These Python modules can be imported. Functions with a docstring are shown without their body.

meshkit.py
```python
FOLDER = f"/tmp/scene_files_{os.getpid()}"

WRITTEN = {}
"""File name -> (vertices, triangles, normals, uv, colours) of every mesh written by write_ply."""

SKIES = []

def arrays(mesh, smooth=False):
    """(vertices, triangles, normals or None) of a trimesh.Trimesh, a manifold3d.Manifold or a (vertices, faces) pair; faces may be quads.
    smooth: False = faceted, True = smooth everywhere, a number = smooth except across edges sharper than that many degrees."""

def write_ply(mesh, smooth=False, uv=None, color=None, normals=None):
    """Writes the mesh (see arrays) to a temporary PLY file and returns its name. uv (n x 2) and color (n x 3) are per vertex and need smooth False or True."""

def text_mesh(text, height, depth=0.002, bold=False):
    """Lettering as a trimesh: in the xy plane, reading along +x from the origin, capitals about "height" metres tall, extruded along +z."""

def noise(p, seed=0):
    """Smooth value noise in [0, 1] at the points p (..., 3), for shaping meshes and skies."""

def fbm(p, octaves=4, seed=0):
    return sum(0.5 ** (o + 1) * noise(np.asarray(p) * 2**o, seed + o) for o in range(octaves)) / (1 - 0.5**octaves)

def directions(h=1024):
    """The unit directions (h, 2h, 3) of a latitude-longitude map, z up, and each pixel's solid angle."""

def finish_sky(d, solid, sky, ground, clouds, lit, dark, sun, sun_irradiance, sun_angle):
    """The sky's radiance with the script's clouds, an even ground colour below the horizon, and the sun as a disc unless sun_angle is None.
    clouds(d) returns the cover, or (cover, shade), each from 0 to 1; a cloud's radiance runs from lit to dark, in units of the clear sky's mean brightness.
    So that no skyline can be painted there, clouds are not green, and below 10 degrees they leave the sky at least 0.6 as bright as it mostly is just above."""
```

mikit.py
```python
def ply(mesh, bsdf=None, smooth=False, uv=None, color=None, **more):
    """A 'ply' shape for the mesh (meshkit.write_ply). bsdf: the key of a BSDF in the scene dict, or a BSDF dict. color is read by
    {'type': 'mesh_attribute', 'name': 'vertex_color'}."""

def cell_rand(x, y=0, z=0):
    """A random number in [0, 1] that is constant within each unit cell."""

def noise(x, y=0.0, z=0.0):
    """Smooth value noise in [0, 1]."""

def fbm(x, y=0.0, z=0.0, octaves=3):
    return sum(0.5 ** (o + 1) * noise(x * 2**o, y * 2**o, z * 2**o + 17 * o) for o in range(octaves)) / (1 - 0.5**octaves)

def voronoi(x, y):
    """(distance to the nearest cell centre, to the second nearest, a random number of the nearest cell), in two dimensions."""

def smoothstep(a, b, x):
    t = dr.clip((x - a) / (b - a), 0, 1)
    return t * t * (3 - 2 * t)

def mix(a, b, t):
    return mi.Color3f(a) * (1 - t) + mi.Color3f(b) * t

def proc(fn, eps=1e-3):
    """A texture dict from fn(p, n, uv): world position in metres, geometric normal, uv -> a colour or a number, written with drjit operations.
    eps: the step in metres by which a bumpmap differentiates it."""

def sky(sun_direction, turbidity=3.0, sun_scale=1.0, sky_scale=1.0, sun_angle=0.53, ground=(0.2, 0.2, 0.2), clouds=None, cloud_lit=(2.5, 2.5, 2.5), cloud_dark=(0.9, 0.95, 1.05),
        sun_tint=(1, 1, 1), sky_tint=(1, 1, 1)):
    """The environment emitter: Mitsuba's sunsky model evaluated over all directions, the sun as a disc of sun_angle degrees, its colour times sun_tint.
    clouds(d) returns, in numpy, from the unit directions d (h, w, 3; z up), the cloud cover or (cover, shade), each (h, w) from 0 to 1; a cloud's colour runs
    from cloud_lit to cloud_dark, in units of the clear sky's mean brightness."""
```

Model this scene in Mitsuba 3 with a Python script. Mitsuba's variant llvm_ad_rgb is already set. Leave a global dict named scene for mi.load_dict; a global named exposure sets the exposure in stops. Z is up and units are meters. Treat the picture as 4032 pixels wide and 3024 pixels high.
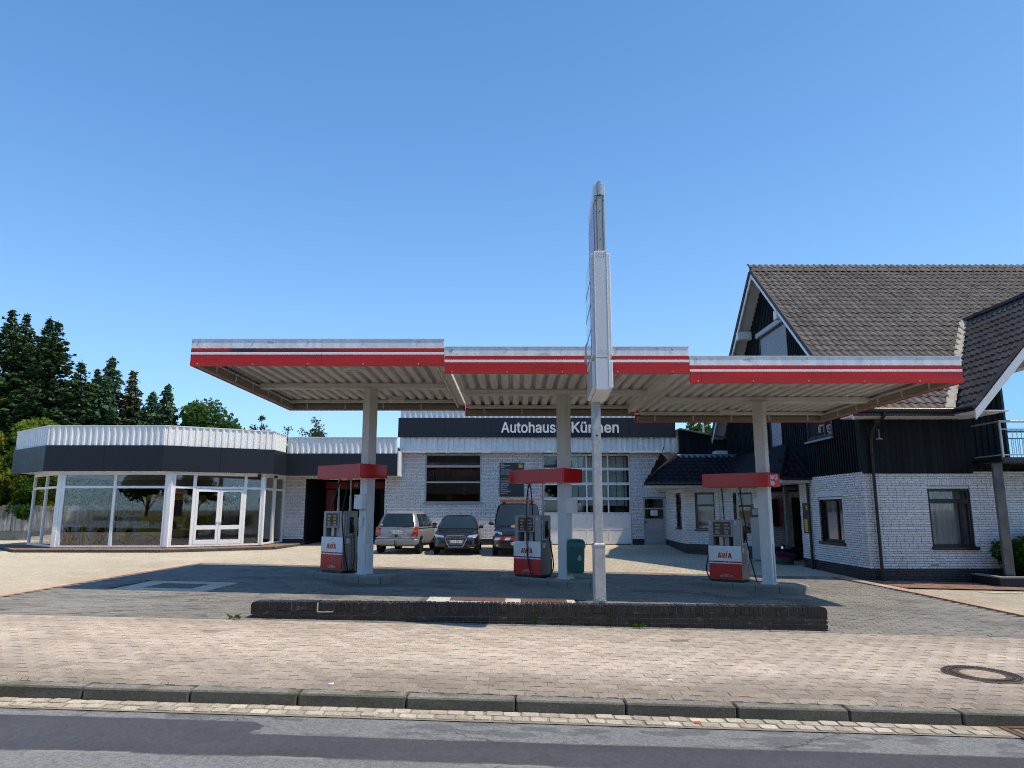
import math, random
import numpy as np
import drjit as dr
import mitsuba as mi
import trimesh
import mikit, meshkit
from mikit import proc, noise, fbm, cell_rand, smoothstep, mix, voronoi
from shapely.geometry import Polygon, box as sbox
from scipy.spatial import ConvexHull

T = mi.ScalarTransform4f
rng = random.Random(7)
nr = np.random.RandomState(7)
CAMZ = 1.68
PITCH = math.atan(498 / 2790.0)

# ---------------------------------------------------------------- camera, sky, exposure
scene = {'type': 'scene'}
labels = {}
scene['camera'] = {'type': 'perspective', 'fov': math.degrees(2 * math.atan(2016 / 2790.0)), 'fov_axis': 'x',
                   'near_clip': 0.05, 'far_clip': 3000.0,
                   'to_world': T().look_at(origin=[0, 0, CAMZ], target=[0, math.cos(PITCH), CAMZ + math.sin(PITCH)], up=[0, 0, 1])}
scene['sky'] = mikit.sky([0.54, -0.165, 1.0], turbidity=3.0, sun_scale=1.0, sky_scale=1.45, ground=(0.16, 0.15, 0.14), sky_tint=(0.86, 1.16, 1.30),
                         clouds=lambda d: .34 * np.exp(-np.maximum(d[..., 2], 0) / .16), cloud_lit=(1.75, 2.35, 2.85), cloud_dark=(1.2, 1.5, 1.8))      # a little summer haze towards the horizon
exposure = 1.66

# ---------------------------------------------------------------- scene helpers
_cnt = {}


def key(base):
    n = _cnt.get(base, -1) + 1
    _cnt[base] = n
    return base if n == 0 else f'{base}_{n:03d}'


def thing(name, label, cat, group=None, kind=None):
    k = key(name)
    labels[k] = {'label': label, 'category': cat}
    if group:
        labels[k]['group'] = group
    if kind:
        labels[k]['kind'] = kind
    return k


def put(name, mesh, mat, parent=None, smooth=False, uv=None, tw=None, label=None):
    k = key((parent + '__' if parent else '') + name)
    if isinstance(mesh, dict):
        d = dict(mesh)
    else:
        d = mikit.ply(mesh, mat, smooth=smooth, uv=uv)
    if tw is not None:
        d['to_world'] = T(tw) if isinstance(tw, np.ndarray) else tw
    scene[k] = d
    if label:
        labels[k] = {'label': label}
    return k


def struct(name, mesh, mat, label=None, smooth=False):
    k = put(name, mesh, mat, smooth=smooth)
    labels[k] = {'kind': 'structure'}
    if label:
        labels[k]['label'] = label
    return k


def solo(name, label, cat, mesh, mat, smooth=False, group=None, tw=None, kind=None):
    k = put(name, mesh, mat, smooth=smooth, tw=tw)
    labels[k] = {'label': label, 'category': cat}
    if group:
        labels[k]['group'] = group
    if kind:
        labels[k]['kind'] = kind
    return k


# ---------------------------------------------------------------- mesh helpers: a mesh is (V, F) with triangles
def join(ms):
    vs, fs, n = [], [], 0
    for v, f in ms:
        vs.append(np.asarray(v, float))
        fs.append(np.asarray(f, int) + n)
        n += len(v)
    return np.vstack(vs), np.vstack(fs)


def tri(mesh):
    if hasattr(mesh, 'vertices'):
        return np.array(mesh.vertices), np.array(mesh.faces)
    return mesh


def xf(m, M):
    v, f = m
    v = np.asarray(v, float) @ M[:3, :3].T + M[:3, 3]
    return v, (f[:, ::-1] if np.linalg.det(M[:3, :3]) < 0 else f)


def mat4(ex=(1, 0, 0), ey=(0, 1, 0), ez=(0, 0, 1), o=(0, 0, 0)):
    M = np.eye(4)
    M[:3, 0], M[:3, 1], M[:3, 2], M[:3, 3] = ex, ey, ez, o
    return M


def rotz(a, o=(0, 0, 0)):
    c, s = math.cos(a), math.sin(a)
    return mat4((c, s, 0), (-s, c, 0), (0, 0, 1), o)


BOXF = np.array([[0, 2, 3], [0, 3, 1], [4, 5, 7], [4, 7, 6], [0, 1, 5], [0, 5, 4], [2, 6, 7], [2, 7, 3], [0, 4, 6], [0, 6, 2], [1, 3, 7], [1, 7, 5]])
BOXF = np.array([[a, c, b] for a, b, c in BOXF])
_bv = np.array([[x, y, z] for z in (0, 1) for y in (0, 1) for x in (0, 1)], float)


def _orient(v, f):
    c = v.mean(0)
    n = np.cross(v[f[:, 1]] - v[f[:, 0]], v[f[:, 2]] - v[f[:, 0]])
    bad = ((v[f].mean(1) - c) * n).sum(1) < 0
    f = f.copy()
    f[bad] = f[bad][:, ::-1]
    return f


BOXF = _orient(_bv, BOXF)


def box(x0, x1, y0, y1, z0, z1):
    return _bv * [x1 - x0, y1 - y0, z1 - z0] + [x0, y0, z0], BOXF


def _cv(hx, hy, hz, c):
    out = []
    for sx in (-1, 1):
        for sy in (-1, 1):
            for sz in (-1, 1):
                out += [[sx * (hx - c), sy * (hy - c), sz * hz], [sx * (hx - c), sy * hy, sz * (hz - c)], [sx * hx, sy * (hy - c), sz * (hz - c)]]
    return np.array(out)


_h = ConvexHull(_cv(1, 1.13, 0.91, 0.2))
CBF = _orient(_cv(1, 1.13, 0.91, 0.2), _h.simplices)


def cbox(x0, x1, y0, y1, z0, z1, c=0.006):
    c = min(c, (x1 - x0) * .45, (y1 - y0) * .45, (z1 - z0) * .45)
    return _cv((x1 - x0) / 2, (y1 - y0) / 2, (z1 - z0) / 2, c) + [(x0 + x1) / 2, (y0 + y1) / 2, (z0 + z1) / 2], CBF


def prism(poly, z0, z1):
    """poly: list of (x, y), convex or not, extruded from z0 to z1."""
    m = trimesh.creation.extrude_polygon(Polygon(poly) if not isinstance(poly, Polygon) else poly, z1 - z0, engine='earcut')
    v, f = tri(m)
    return v + [0, 0, z0], f


def hullmesh(pts):
    pts = np.asarray(pts, float)
    h = ConvexHull(pts)
    used, inv = np.unique(h.simplices, return_inverse=True)
    v, f = pts[used], inv.reshape(-1, 3)
    return v, _orient(v, f)


def quad(a, b, c, d):
    return np.array([a, b, c, d], float), np.array([[0, 1, 2], [0, 2, 3]])


def slab(a, b, c, d, t):
    """quad a,b,c,d (counter-clockwise seen from outside) with thickness t going inwards."""
    a, b, c, d = [np.asarray(p, float) for p in (a, b, c, d)]
    n = np.cross(b - a, d - a)
    n = n / np.linalg.norm(n)
    P = np.array([a, b, c, d, a - n * t, b - n * t, c - n * t, d - n * t])
    F = np.array([[0, 1, 2], [0, 2, 3], [4, 6, 5], [4, 7, 6], [0, 4, 5], [0, 5, 1], [1, 5, 6], [1, 6, 2], [2, 6, 7], [2, 7, 3], [3, 7, 4], [3, 4, 0]])
    return P, F


def cyl(p0, p1, r0, r1=None, n=14, caps=True):
    r1 = r0 if r1 is None else r1
    p0, p1 = np.asarray(p0, float), np.asarray(p1, float)
    z = (p1 - p0) / np.linalg.norm(p1 - p0)
    x = np.cross(z, [0, 0, 1] if abs(z[2]) < .9 else [1, 0, 0])
    x /= np.linalg.norm(x)
    y = np.cross(z, x)
    a = np.arange(n) * 2 * np.pi / n
    ring = np.cos(a)[:, None] * x + np.sin(a)[:, None] * y
    v = np.vstack([p0 + ring * r0, p1 + ring * r1, [p0], [p1]])
    i, j = np.arange(n), (np.arange(n) + 1) % n
    f = [np.stack([i, j, j + n], 1), np.stack([i, j + n, i + n], 1)]
    if caps:
        f += [np.stack([j, i, i * 0 + 2 * n], 1), np.stack([i + n, j + n, i * 0 + 2 * n + 1], 1)]
    return v, np.vstack(f)


def tube(pts, r, n=8):
    pts = np.asarray(pts, float)
    rr = np.broadcast_to(r, (len(pts),))
    vs, fs = [], []
    t = np.gradient(pts, axis=0)
    t /= np.linalg.norm(t, axis=1, keepdims=True)
    x = np.cross(t[0], [0, 0, 1] if abs(t[0][2]) < .9 else [1, 0, 0])
    a = np.arange(n) * 2 * np.pi / n
    for k in range(len(pts)):
        x = x - t[k] * (x @ t[k])
        x /= np.linalg.norm(x)
        y = np.cross(t[k], x)
        vs.append(pts[k] + rr[k] * (np.cos(a)[:, None] * x + np.sin(a)[:, None] * y))
        if k:
            i, j = np.arange(n), (np.arange(n) + 1) % n
            fs += [np.stack([i, j, j + n], 1) + (k - 1) * n, np.stack([i, j + n, i + n], 1) + (k - 1) * n]
    v = np.vstack(vs + [[pts[0]], [pts[-1]]])
    i, j, L = np.arange(n), (np.arange(n) + 1) % n, (len(pts) - 1) * n
    fs += [np.stack([j, i, i * 0 + len(v) - 2], 1), np.stack([i + L, j + L, i * 0 + len(v) - 1], 1)]
    return v, np.vstack(fs)


def spline(p, n=24):
    """Catmull-Rom through the points."""
    p = np.asarray(p, float)
    q = np.vstack([2 * p[0] - p[1], p, 2 * p[-1] - p[-2]])
    out = []
    for i in range(len(p) - 1):
        t = np.linspace(0, 1, n, endpoint=False)[:, None]
        a, b, c, d = q[i:i + 4]
        out.append(.5 * (2 * b + (c - a) * t + (2 * a - 5 * b + 4 * c - d) * t**2 + (3 * b - a - 3 * c + d) * t**3))
    return np.vstack(out + [[p[-1]]])


def lathe(prof, n=20, o=(0, 0, 0)):
    prof = np.asarray(prof, float)
    a = np.arange(n) * 2 * np.pi / n
    v = np.vstack([np.stack([r * np.cos(a), r * np.sin(a), a * 0 + z], 1) for r, z in prof]) + o
    i, j = np.arange(n), (np.arange(n) + 1) % n
    f = np.vstack([np.vstack([np.stack([i, j, j + n], 1), np.stack([i, j + n, i + n], 1)]) + k * n for k in range(len(prof) - 1)])
    return v, f


def loft(sections, closed=True, caps=True):
    """sections: list of (n, 3) rings with the same count."""
    S = [np.asarray(s, float) for s in sections]
    n = len(S[0])
    v = np.vstack(S)
    i = np.arange(n if closed else n - 1)
    j = (i + 1) % n
    f = [np.vstack([np.stack([i, j, j + n], 1), np.stack([i, j + n, i + n], 1)]) + k * n for k in range(len(S) - 1)]
    if caps:
        c0, c1 = len(v), len(v) + 1
        v = np.vstack([v, [S[0].mean(0)], [S[-1].mean(0)]])
        L = (len(S) - 1) * n
        f += [np.stack([j, i, i * 0 + c0], 1), np.stack([i + L, j + L, i * 0 + c1], 1)]
    return v, np.vstack(f)


def text(s, h, depth=.004, bold=True):
    return tri(meshkit.text_mesh(s, h, depth, bold))


def dist_cam(p):
    return math.dist(p, (0, 0, CAMZ))


def pieces(parent, name, mats, units, mat, limit=300, allow=None):
    """mats: 4x4 matrices of alike pieces; units: variants of the unit mesh ((mesh, tone) pairs). The nearest ones become parts of their own."""
    if not mats:
        return
    plys = []
    for m, tone in units:
        plys.append(mikit.ply(m, mat, smooth=False, uv=np.full((len(m[0]), 2), tone)))
    order = sorted(range(len(mats)), key=lambda i: dist_cam(mats[i][:3, 3]) + (0 if allow is None or allow(mats[i][:3, 3]) else 1000))
    rest, uvs = [], []
    for q, i in enumerate(order):
        k = nr.randint(len(units))
        if q < limit:
            put(name, plys[k], mat, parent, tw=mats[i])
        else:
            rest.append(xf(units[k][0], mats[i]))
            uvs.append(np.full((len(units[k][0][0]), 2), units[k][1]))
    if rest:
        k = put('more_' + name + 's', join(rest), mat, parent, uv=np.vstack(uvs))
        labels[k] = {'kind': 'stuff'}


# ---------------------------------------------------------------- the lie of the land
KY = [-60, 6.9, 10.8, 16, 22, 28, 33, 60]
KB = [-.02, -.02, .06, .075, .05, .02, .15, .15]


def G(x, y):
    x, y = np.asarray(x, float), np.asarray(y, float)
    return np.interp(y, KY, KB) - np.interp(y, [0, 20, 33], [.022, .022, 0]) * np.clip(x, -12, 20)


def kerb_y(x):
    return 6.93 - .022 * np.asarray(x, float)


def road_z(x, y):
    return -.13 - .022 * np.clip(np.asarray(x, float), -40, 40) + 0 * np.asarray(y, float)


def sheet(x0, x1, y0, y1, nx, ny, fz, inside=None):
    X, Y = np.meshgrid(np.linspace(x0, x1, nx + 1), np.linspace(y0, y1, ny + 1))
    if inside:
        X, Y = inside(X, Y)
    v = np.stack([X, Y, fz(X, Y)], -1).reshape(-1, 3)
    i = (np.arange(ny)[:, None] * (nx + 1) + np.arange(nx)[None]).ravel()
    f = np.vstack([np.stack([i, i + 1, i + nx + 2], 1), np.stack([i, i + nx + 2, i + nx + 1], 1)])
    return v, f


# ---------------------------------------------------------------- materials
DIM = .80      # the photograph is exposed a little over the standard; base colours are scaled to match


def pr(name, col, rough=.6, spec=.4, **kw):
    c = col if isinstance(col, dict) else {'type': 'rgb', 'value': [q * DIM for q in col]}
    scene[name] = {'type': 'twosided', 'b': {'type': 'principled', 'base_color': c, 'roughness': rough, 'specular': spec, **kw}}
    return name


def C(a):
    return mi.Color3f(*a) * DIM


def grain(p, s, lo, hi):
    return lo + (hi - lo) * noise(p.x * s, p.y * s, p.z * s)


def fn_white_brick(p, n, uv):
    t = .88 + .16 * uv.x
    d = fbm(p.x * .9 + p.y * .7, p.z * 1.3, 3.0)
    k = t * (.90 + .2 * d) * grain(p, 60, .95, 1.03)
    u = p.x + p.y
    stain = smoothstep(.60, .82, fbm(u * 1.1, p.z * .7, 2.0)) * .5 + smoothstep(.66, .8, fbm(u * 5.0, p.z * 1.1, 7.0)) * .35
    return mix(C((.85, .85, .86)) * k, C((.50, .485, .45)) * k, stain * .55)


pr('m_white_brick', proc(fn_white_brick), .35, .5)
pr('m_mortar_dark', (.035, .035, .04), .95, .1)
pr('m_mortar_grey', (.17, .165, .155), .95, .1)


def fn_black_brick(p, n, uv):
    k = .6 + .8 * uv.x
    e = smoothstep(.62, .8, fbm(p.x * 9, p.y * 9, p.z * 14))
    return mix(C((.016, .0155, .0165)) * k, C((.25, .24, .22)), e * .38)


pr('m_black_brick', proc(fn_black_brick), .38, .5)
pr('m_plinth_brick', proc(lambda p, n, uv: C((.016, .017, .026)) * (.6 + .9 * uv.x)), .45, .45)


def fn_paver_pink(p, n, uv):
    a = fbm(p.x * .35, p.y * 1.2, 1.0)
    b = fbm(p.x * 2.3, p.y * 2.3, 5.0)
    k = (.86 + .28 * uv.x) * (.72 + .36 * a) * (.86 + .26 * b)
    # paler, dusty middle of the pavement; darker towards kerb and wall
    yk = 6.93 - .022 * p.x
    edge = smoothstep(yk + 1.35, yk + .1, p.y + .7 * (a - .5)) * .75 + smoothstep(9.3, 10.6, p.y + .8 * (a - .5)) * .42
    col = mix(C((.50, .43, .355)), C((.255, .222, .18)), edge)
    g = noise(p.x * 150, p.y * 150)
    return col * k * (.78 + .44 * g)


pr('m_paver_pink', proc(fn_paver_pink), .9, .2)
pr('m_joint', proc(lambda p, n, uv: mix(C((.27, .225, .185)), C((.15, .155, .08)), smoothstep(.55, .75, fbm(p.x * 2, p.y * 2, 9.0)))), .95, .1)


def fn_paver_grey(p, n, uv):
    a = fbm(p.x * .45, p.y * .6, 2.0)
    b = fbm(p.x * 3.1, p.y * 3.1, 4.0)
    k = (.88 + .22 * uv.x) * (.78 + .4 * a) * (.86 + .26 * b)
    oil = dr.maximum(smoothstep(.60, .78, fbm(p.x * .9 + 7, p.y * 1.1, 6.0)), smoothstep(.70, .76, fbm(p.x * 3.7, p.y * 3.9, 13.0)))
    return mix(C((.205, .20, .18)), C((.09, .09, .09)), oil * .6) * k * (.8 + .4 * noise(p.x * 140, p.y * 140))


pr('m_paver_grey', proc(fn_paver_grey), .85, .25)
pr('m_joint_dark', (.035, .034, .032), .95, .1)


def fn_apron(p, n, uv):
    # beige concrete block paving, laid in rows that run away from the street (too far off to build each block)
    c, s = 0.974, 0.225
    u, v = p.x * c - p.y * s, p.x * s + p.y * c
    row = u / .165
    fr = row - dr.floor(row)
    vv = v / .2 + dr.floor(row) * .5
    fv = vv - dr.floor(vv)
    line = dr.maximum(smoothstep(.86, .97, fr), smoothstep(.92, .98, fv) * .7)
    t = cell_rand(row, vv, 3)
    a = fbm(p.x * .3, p.y * .3, 2.0)
    k = (.9 + .16 * t) * (.8 + .36 * a) * (.88 + .22 * fbm(p.x * 2.7, p.y * 2.7, 8.0))
    base = C((.40, .365, .285)) * k
    return mix(base, C((.17, .155, .115)), line * .62)


pr('m_apron', proc(fn_apron), .9, .2)
pr('m_edge_flag', proc(lambda p, n, uv: C((.42, .31, .235)) * (.85 + .25 * uv.x) * (.8 + .4 * fbm(p.x * 4, p.y * 4, 1.0))), .9, .2)


def fn_kerb(p, n, uv):
    a = fbm(p.x * 3, p.y * 9, p.z * 9)
    b = noise(p.x * 90, p.y * 90, p.z * 90)
    moss = smoothstep(.48, .7, fbm(p.x * 5, p.y * 3, p.z * 4 + 3))
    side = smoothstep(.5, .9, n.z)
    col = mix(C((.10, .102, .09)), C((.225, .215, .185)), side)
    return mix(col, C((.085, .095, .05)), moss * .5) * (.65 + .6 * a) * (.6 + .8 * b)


pr('m_kerb', proc(fn_kerb), .95, .15)


def fn_sett(p, n, uv):
    return C((.46, .42, .335)) * (.8 + .4 * uv.x) * (.7 + .5 * fbm(p.x * 7, p.y * 7, 3.0)) * (.75 + .5 * noise(p.x * 130, p.y * 130))


pr('m_sett', proc(fn_sett), .9, .2)


def fn_asphalt(p, n, uv):
    y0 = p.y + .022 * p.x
    w = fbm(p.x * .8, p.y * 2.5, 3.0) - .5
    f = fbm(p.x * 9, p.y * 9, 1.0) - .5
    left = smoothstep(-2.0, -2.2, p.x + .5 * w + .12 * f)
    hi = 6.04 + .33 * left + .05 * w + .02 * f
    lo = 5.52 + .06 * w + .03 * f
    worn = smoothstep(.52, .6, fbm(p.x * 3.2, p.y * 8.0, 6.0)) * smoothstep(5.95, 6.15, y0) * .5
    dark = smoothstep(hi + .025, hi - .025, y0) * smoothstep(lo - .03, lo + .03, y0)
    seam = dr.exp(-dr.square((y0 - lo) / .02)) * smoothstep(.5, .62, fbm(p.x * 2.4, 1.0, 2.0))
    g = noise(p.x * 170, p.y * 170)
    g2 = noise(p.x * 70, p.y * 70)
    g3 = noise(p.x * 33, p.y * 33)
    d1, d2, _ = voronoi(p.x * .55 + .3 * w, p.y * .8 + .2 * f)
    crack = smoothstep(.022, .006, d2 - d1) * smoothstep(.45, .6, fbm(p.x * .7, p.y * .9, 11.0))
    old = C((.185, .195, .195)) * (.46 + .45 * g + .35 * g2 + .28 * g3) * (1 - .6 * crack) * (.9 + .25 * fbm(p.x * 1.1, p.y * 1.1, 4.0))
    new = C((.064, .069, .078)) * (.66 + .25 * g + .2 * g2 + .24 * g3) * (.85 + .35 * fbm(p.x * 1.3, p.y * 3.0, 7.0))
    col = mix(old, new, dr.clip(dark + worn * (1 - dark), 0, 1))
    return mix(col, C((.30, .29, .26)), dr.clip(seam, 0, 1) * .8)


pr('m_asphalt', proc(fn_asphalt), .8, .3)
pr('m_ground', proc(lambda p, n, uv: mix(C((.12, .13, .06)), C((.2, .18, .14)), fbm(p.x * .2, p.y * .2, 1.0))), .95, .1)
pr('m_concrete', proc(lambda p, n, uv: C((.36, .345, .29)) * (.75 + .45 * fbm(p.x * 3, p.y * 3, p.z * 3)) * (.85 + .3 * noise(p.x * 60, p.y * 60, p.z * 60))), .9, .2)
pr('m_island', proc(lambda p, n, uv: C((.27, .265, .235)) * (.72 + .5 * fbm(p.x * 3, p.y * 3, p.z * 5)) * (.8 + .4 * noise(p.x * 70, p.y * 70, p.z * 70))), .9, .2)
pr('m_slab_pale', proc(lambda p, n, uv: C((.50, .47, .37)) * (.8 + .3 * fbm(p.x * 4, p.y * 4, 1.0))), .9, .2)


def fn_fascia_white(p, n, uv):
    s = fbm(p.x * 14, p.y * 3, p.z * 1.2)
    b = fbm(p.x * 1.3, p.y * 1.0, p.z * 5)
    spot = smoothstep(.66, .8, fbm(p.x * 7, p.y * 7, p.z * 9))
    k = .8 + .18 * smoothstep(.35, .7, s) + .14 * b
    return mix(C((.95, .96, .97)) * k, C((.33, .33, .32)), spot * .55 + smoothstep(.6, .85, s) * .12)


def fn_fascia_red(p, n, uv):
    k = .8 + .4 * fbm(p.x * .7, p.y * .7, p.z * 3)
    dirt = smoothstep(.55, .8, fbm(p.x * 1.6, 2.0, p.z * 11)) * (.35 + .5 * smoothstep(-2.5, -5.5, p.x))
    soot = smoothstep(4.59, 4.605, p.z) * smoothstep(4.685, 4.67, p.z) * smoothstep(-2.0, -4.2, p.x) * smoothstep(13.4, 13.2, p.y) * smoothstep(.30, .5, fbm(p.x * 2.2, 5.0, p.z * 3))
    return mix(C((.62, .020, .014)) * k, C((.07, .022, .02)), dr.clip(dirt * .75 + soot * .8, 0, 1))


pr('m_fascia_white', proc(fn_fascia_white), .5, .4)
pr('m_fascia_stripe', (1.0, 1.0, 1.0), .5, .4)
pr('m_fascia_red', proc(fn_fascia_red), .45, .4)


def fn_soffit(p, n, uv):
    s = fbm(p.x * 18, p.y * .6, p.z * 2)
    return C((.66, .645, .59)) * (.72 + .3 * s + .22 * fbm(p.x * 1.1, p.y * 1.3, 2.0))


pr('m_soffit', proc(fn_soffit), .6, .35)
pr('m_beam', proc(lambda p, n, uv: C((.70, .68, .62)) * (.78 + .4 * fbm(p.x * 1.4, p.y * 1.4, p.z * 12))), .55, .35)
pr('m_gutter_brown', proc(lambda p, n, uv: C((.27, .235, .17)) * (.7 + .6 * fbm(p.x * 2, p.y * 2, p.z * 14))), .6, .35)
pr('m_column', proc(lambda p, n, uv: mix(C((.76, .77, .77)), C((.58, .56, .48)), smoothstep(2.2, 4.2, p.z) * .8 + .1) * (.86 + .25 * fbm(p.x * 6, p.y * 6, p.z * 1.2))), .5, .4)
pr('m_corr_white', proc(lambda p, n, uv: C((.92, .93, .92)) * (.86 + .2 * fbm(p.x * 3, p.y * 3, p.z * .8))), .42, .45)
pr('m_dark_panel', proc(lambda p, n, uv: C((.016, .020, .029)) * (.85 + .3 * fbm(p.x * .6, p.y * .6, p.z))), .42, .3)
pr('m_white_frame', proc(lambda p, n, uv: C((.95, .96, .97)) * (.93 + .12 * fbm(p.x * 5, p.y * 5, p.z * 2))), .35, .5)
pr('m_grey_frame', (.45, .46, .46), .4, .45)
pr('m_dark_frame', (.013, .013, .016), .35, .5)
pr('m_white_paint', (.78, .79, .79), .4, .45)


def fn_black_wood(p, n, uv):
    g = fbm(p.x * 22, p.y * 22, p.z * 1.5)
    return mix(C((.004, .006, .008)), C((.013, .019, .022)), g) * (.7 + .6 * uv.x)


pr('m_black_wood', proc(fn_black_wood), .7, .2)


def fn_tile(p, n, uv):
    a = fbm(p.x * .5, p.y * .5, p.z * .5)
    b = fbm(p.x * 17, p.y * 17, p.z * 17)
    lich = smoothstep(.64, .78, fbm(p.x * 6, p.y * 6, p.z * 6 + 4))
    c = C((.115, .104, .096)) * (.72 + .5 * uv.x) * (.75 + .5 * a) * (.75 + .5 * b)
    return mix(c, C((.27, .26, .22)), lich * .28)


pr('m_tile', proc(fn_tile), .72, .3)
pr('m_tile_dark', proc(lambda p, n, uv: C((.058, .052, .05)) * (.7 + .55 * uv.x) * (.7 + .6 * fbm(p.x * 12, p.y * 12, p.z * 12))), .65, .35)
pr('m_tile_porch', proc(lambda p, n, uv: C((.019, .018, .022)) * (.7 + .6 * uv.x) * (.7 + .6 * fbm(p.x * 12, p.y * 12, p.z * 12))), .75, .1)
pr('m_lead', proc(lambda p, n, uv: C((.36, .35, .30)) * (.75 + .5 * fbm(p.x * 7, p.y * 7, p.z * 7))), .6, .4)
pr('m_red_plastic', proc(lambda p, n, uv: C((.60, .010, .008)) * (.9 + .2 * fbm(p.x * 2, p.y * 2, p.z * 2))), .12, .35)
pr('m_red_paint', (.68, .018, .012), .3, .5)
pr('m_pump_white', (.92, .94, .95), .3, .5)
pr('m_letter_white', (.8, .82, .84), .4, .4)
pr('m_steel', proc(lambda p, n, uv: C((.42, .40, .36)) * (.85 + .25 * fbm(p.x * 3, p.y * 3, p.z * 30))), .34, .5, metallic=.75)
pr('m_grey_metal', (.34, .355, .37), .4, .5, metallic=.2)
pr('m_galv', proc(lambda p, n, uv: C((.50, .52, .53)) * (.78 + .4 * voronoi(p.x * 28 + p.y * 17, p.z * 28)[2] * .5 + .2 * fbm(p.x * 3, p.y * 3, p.z * 3))), .42, .5, metallic=.45)
pr('m_rubber', (.012, .012, .013), .55, .4)
pr('m_black_plastic', (.014, .014, .016), .35, .5)
pr('m_screen', (.006, .007, .009), .08, .6)
pr('m_lcd', (.30, .33, .30), .3, .5)
pr('m_bin_green', proc(lambda p, n, uv: C((.018, .115, .095)) * (.8 + .4 * fbm(p.x * 6, p.y * 6, p.z * 6))), .35, .5)
pr('m_silver_paint', (.27, .275, .285), .26, .5, metallic=.3, clearcoat=.8, clearcoat_gloss=.92)
pr('m_black_paint', (.006, .007, .011), .12, .6, clearcoat=1.0, clearcoat_gloss=.95)
pr('m_navy_paint', (.009, .011, .02), .16, .6, clearcoat=1.0, clearcoat_gloss=.95)
pr('m_chrome', (.75, .76, .78), .12, .5, metallic=1.0)
pr('m_lamp_clear', (.55, .58, .6), .1, .7, metallic=.5)
pr('m_lamp_red', (.42, .02, .02), .12, .6)
pr('m_lamp_orange', (.62, .13, .015), .14, .6, clearcoat=.6)
pr('m_plate_white', (.78, .79, .78), .35, .5)
pr('m_plate_blue', (.02, .06, .35), .35, .5)
pr('m_ink', (.012, .012, .014), .5, .4)
pr('m_yellow', (.72, .47, .012), .35, .5)
pr('m_truck_yellow', (.62, .36, .012), .3, .5)
pr('m_interior', (.05, .05, .052), .8, .3)
pr('m_room_wall', (.30, .28, .24), .9, .2)
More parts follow.
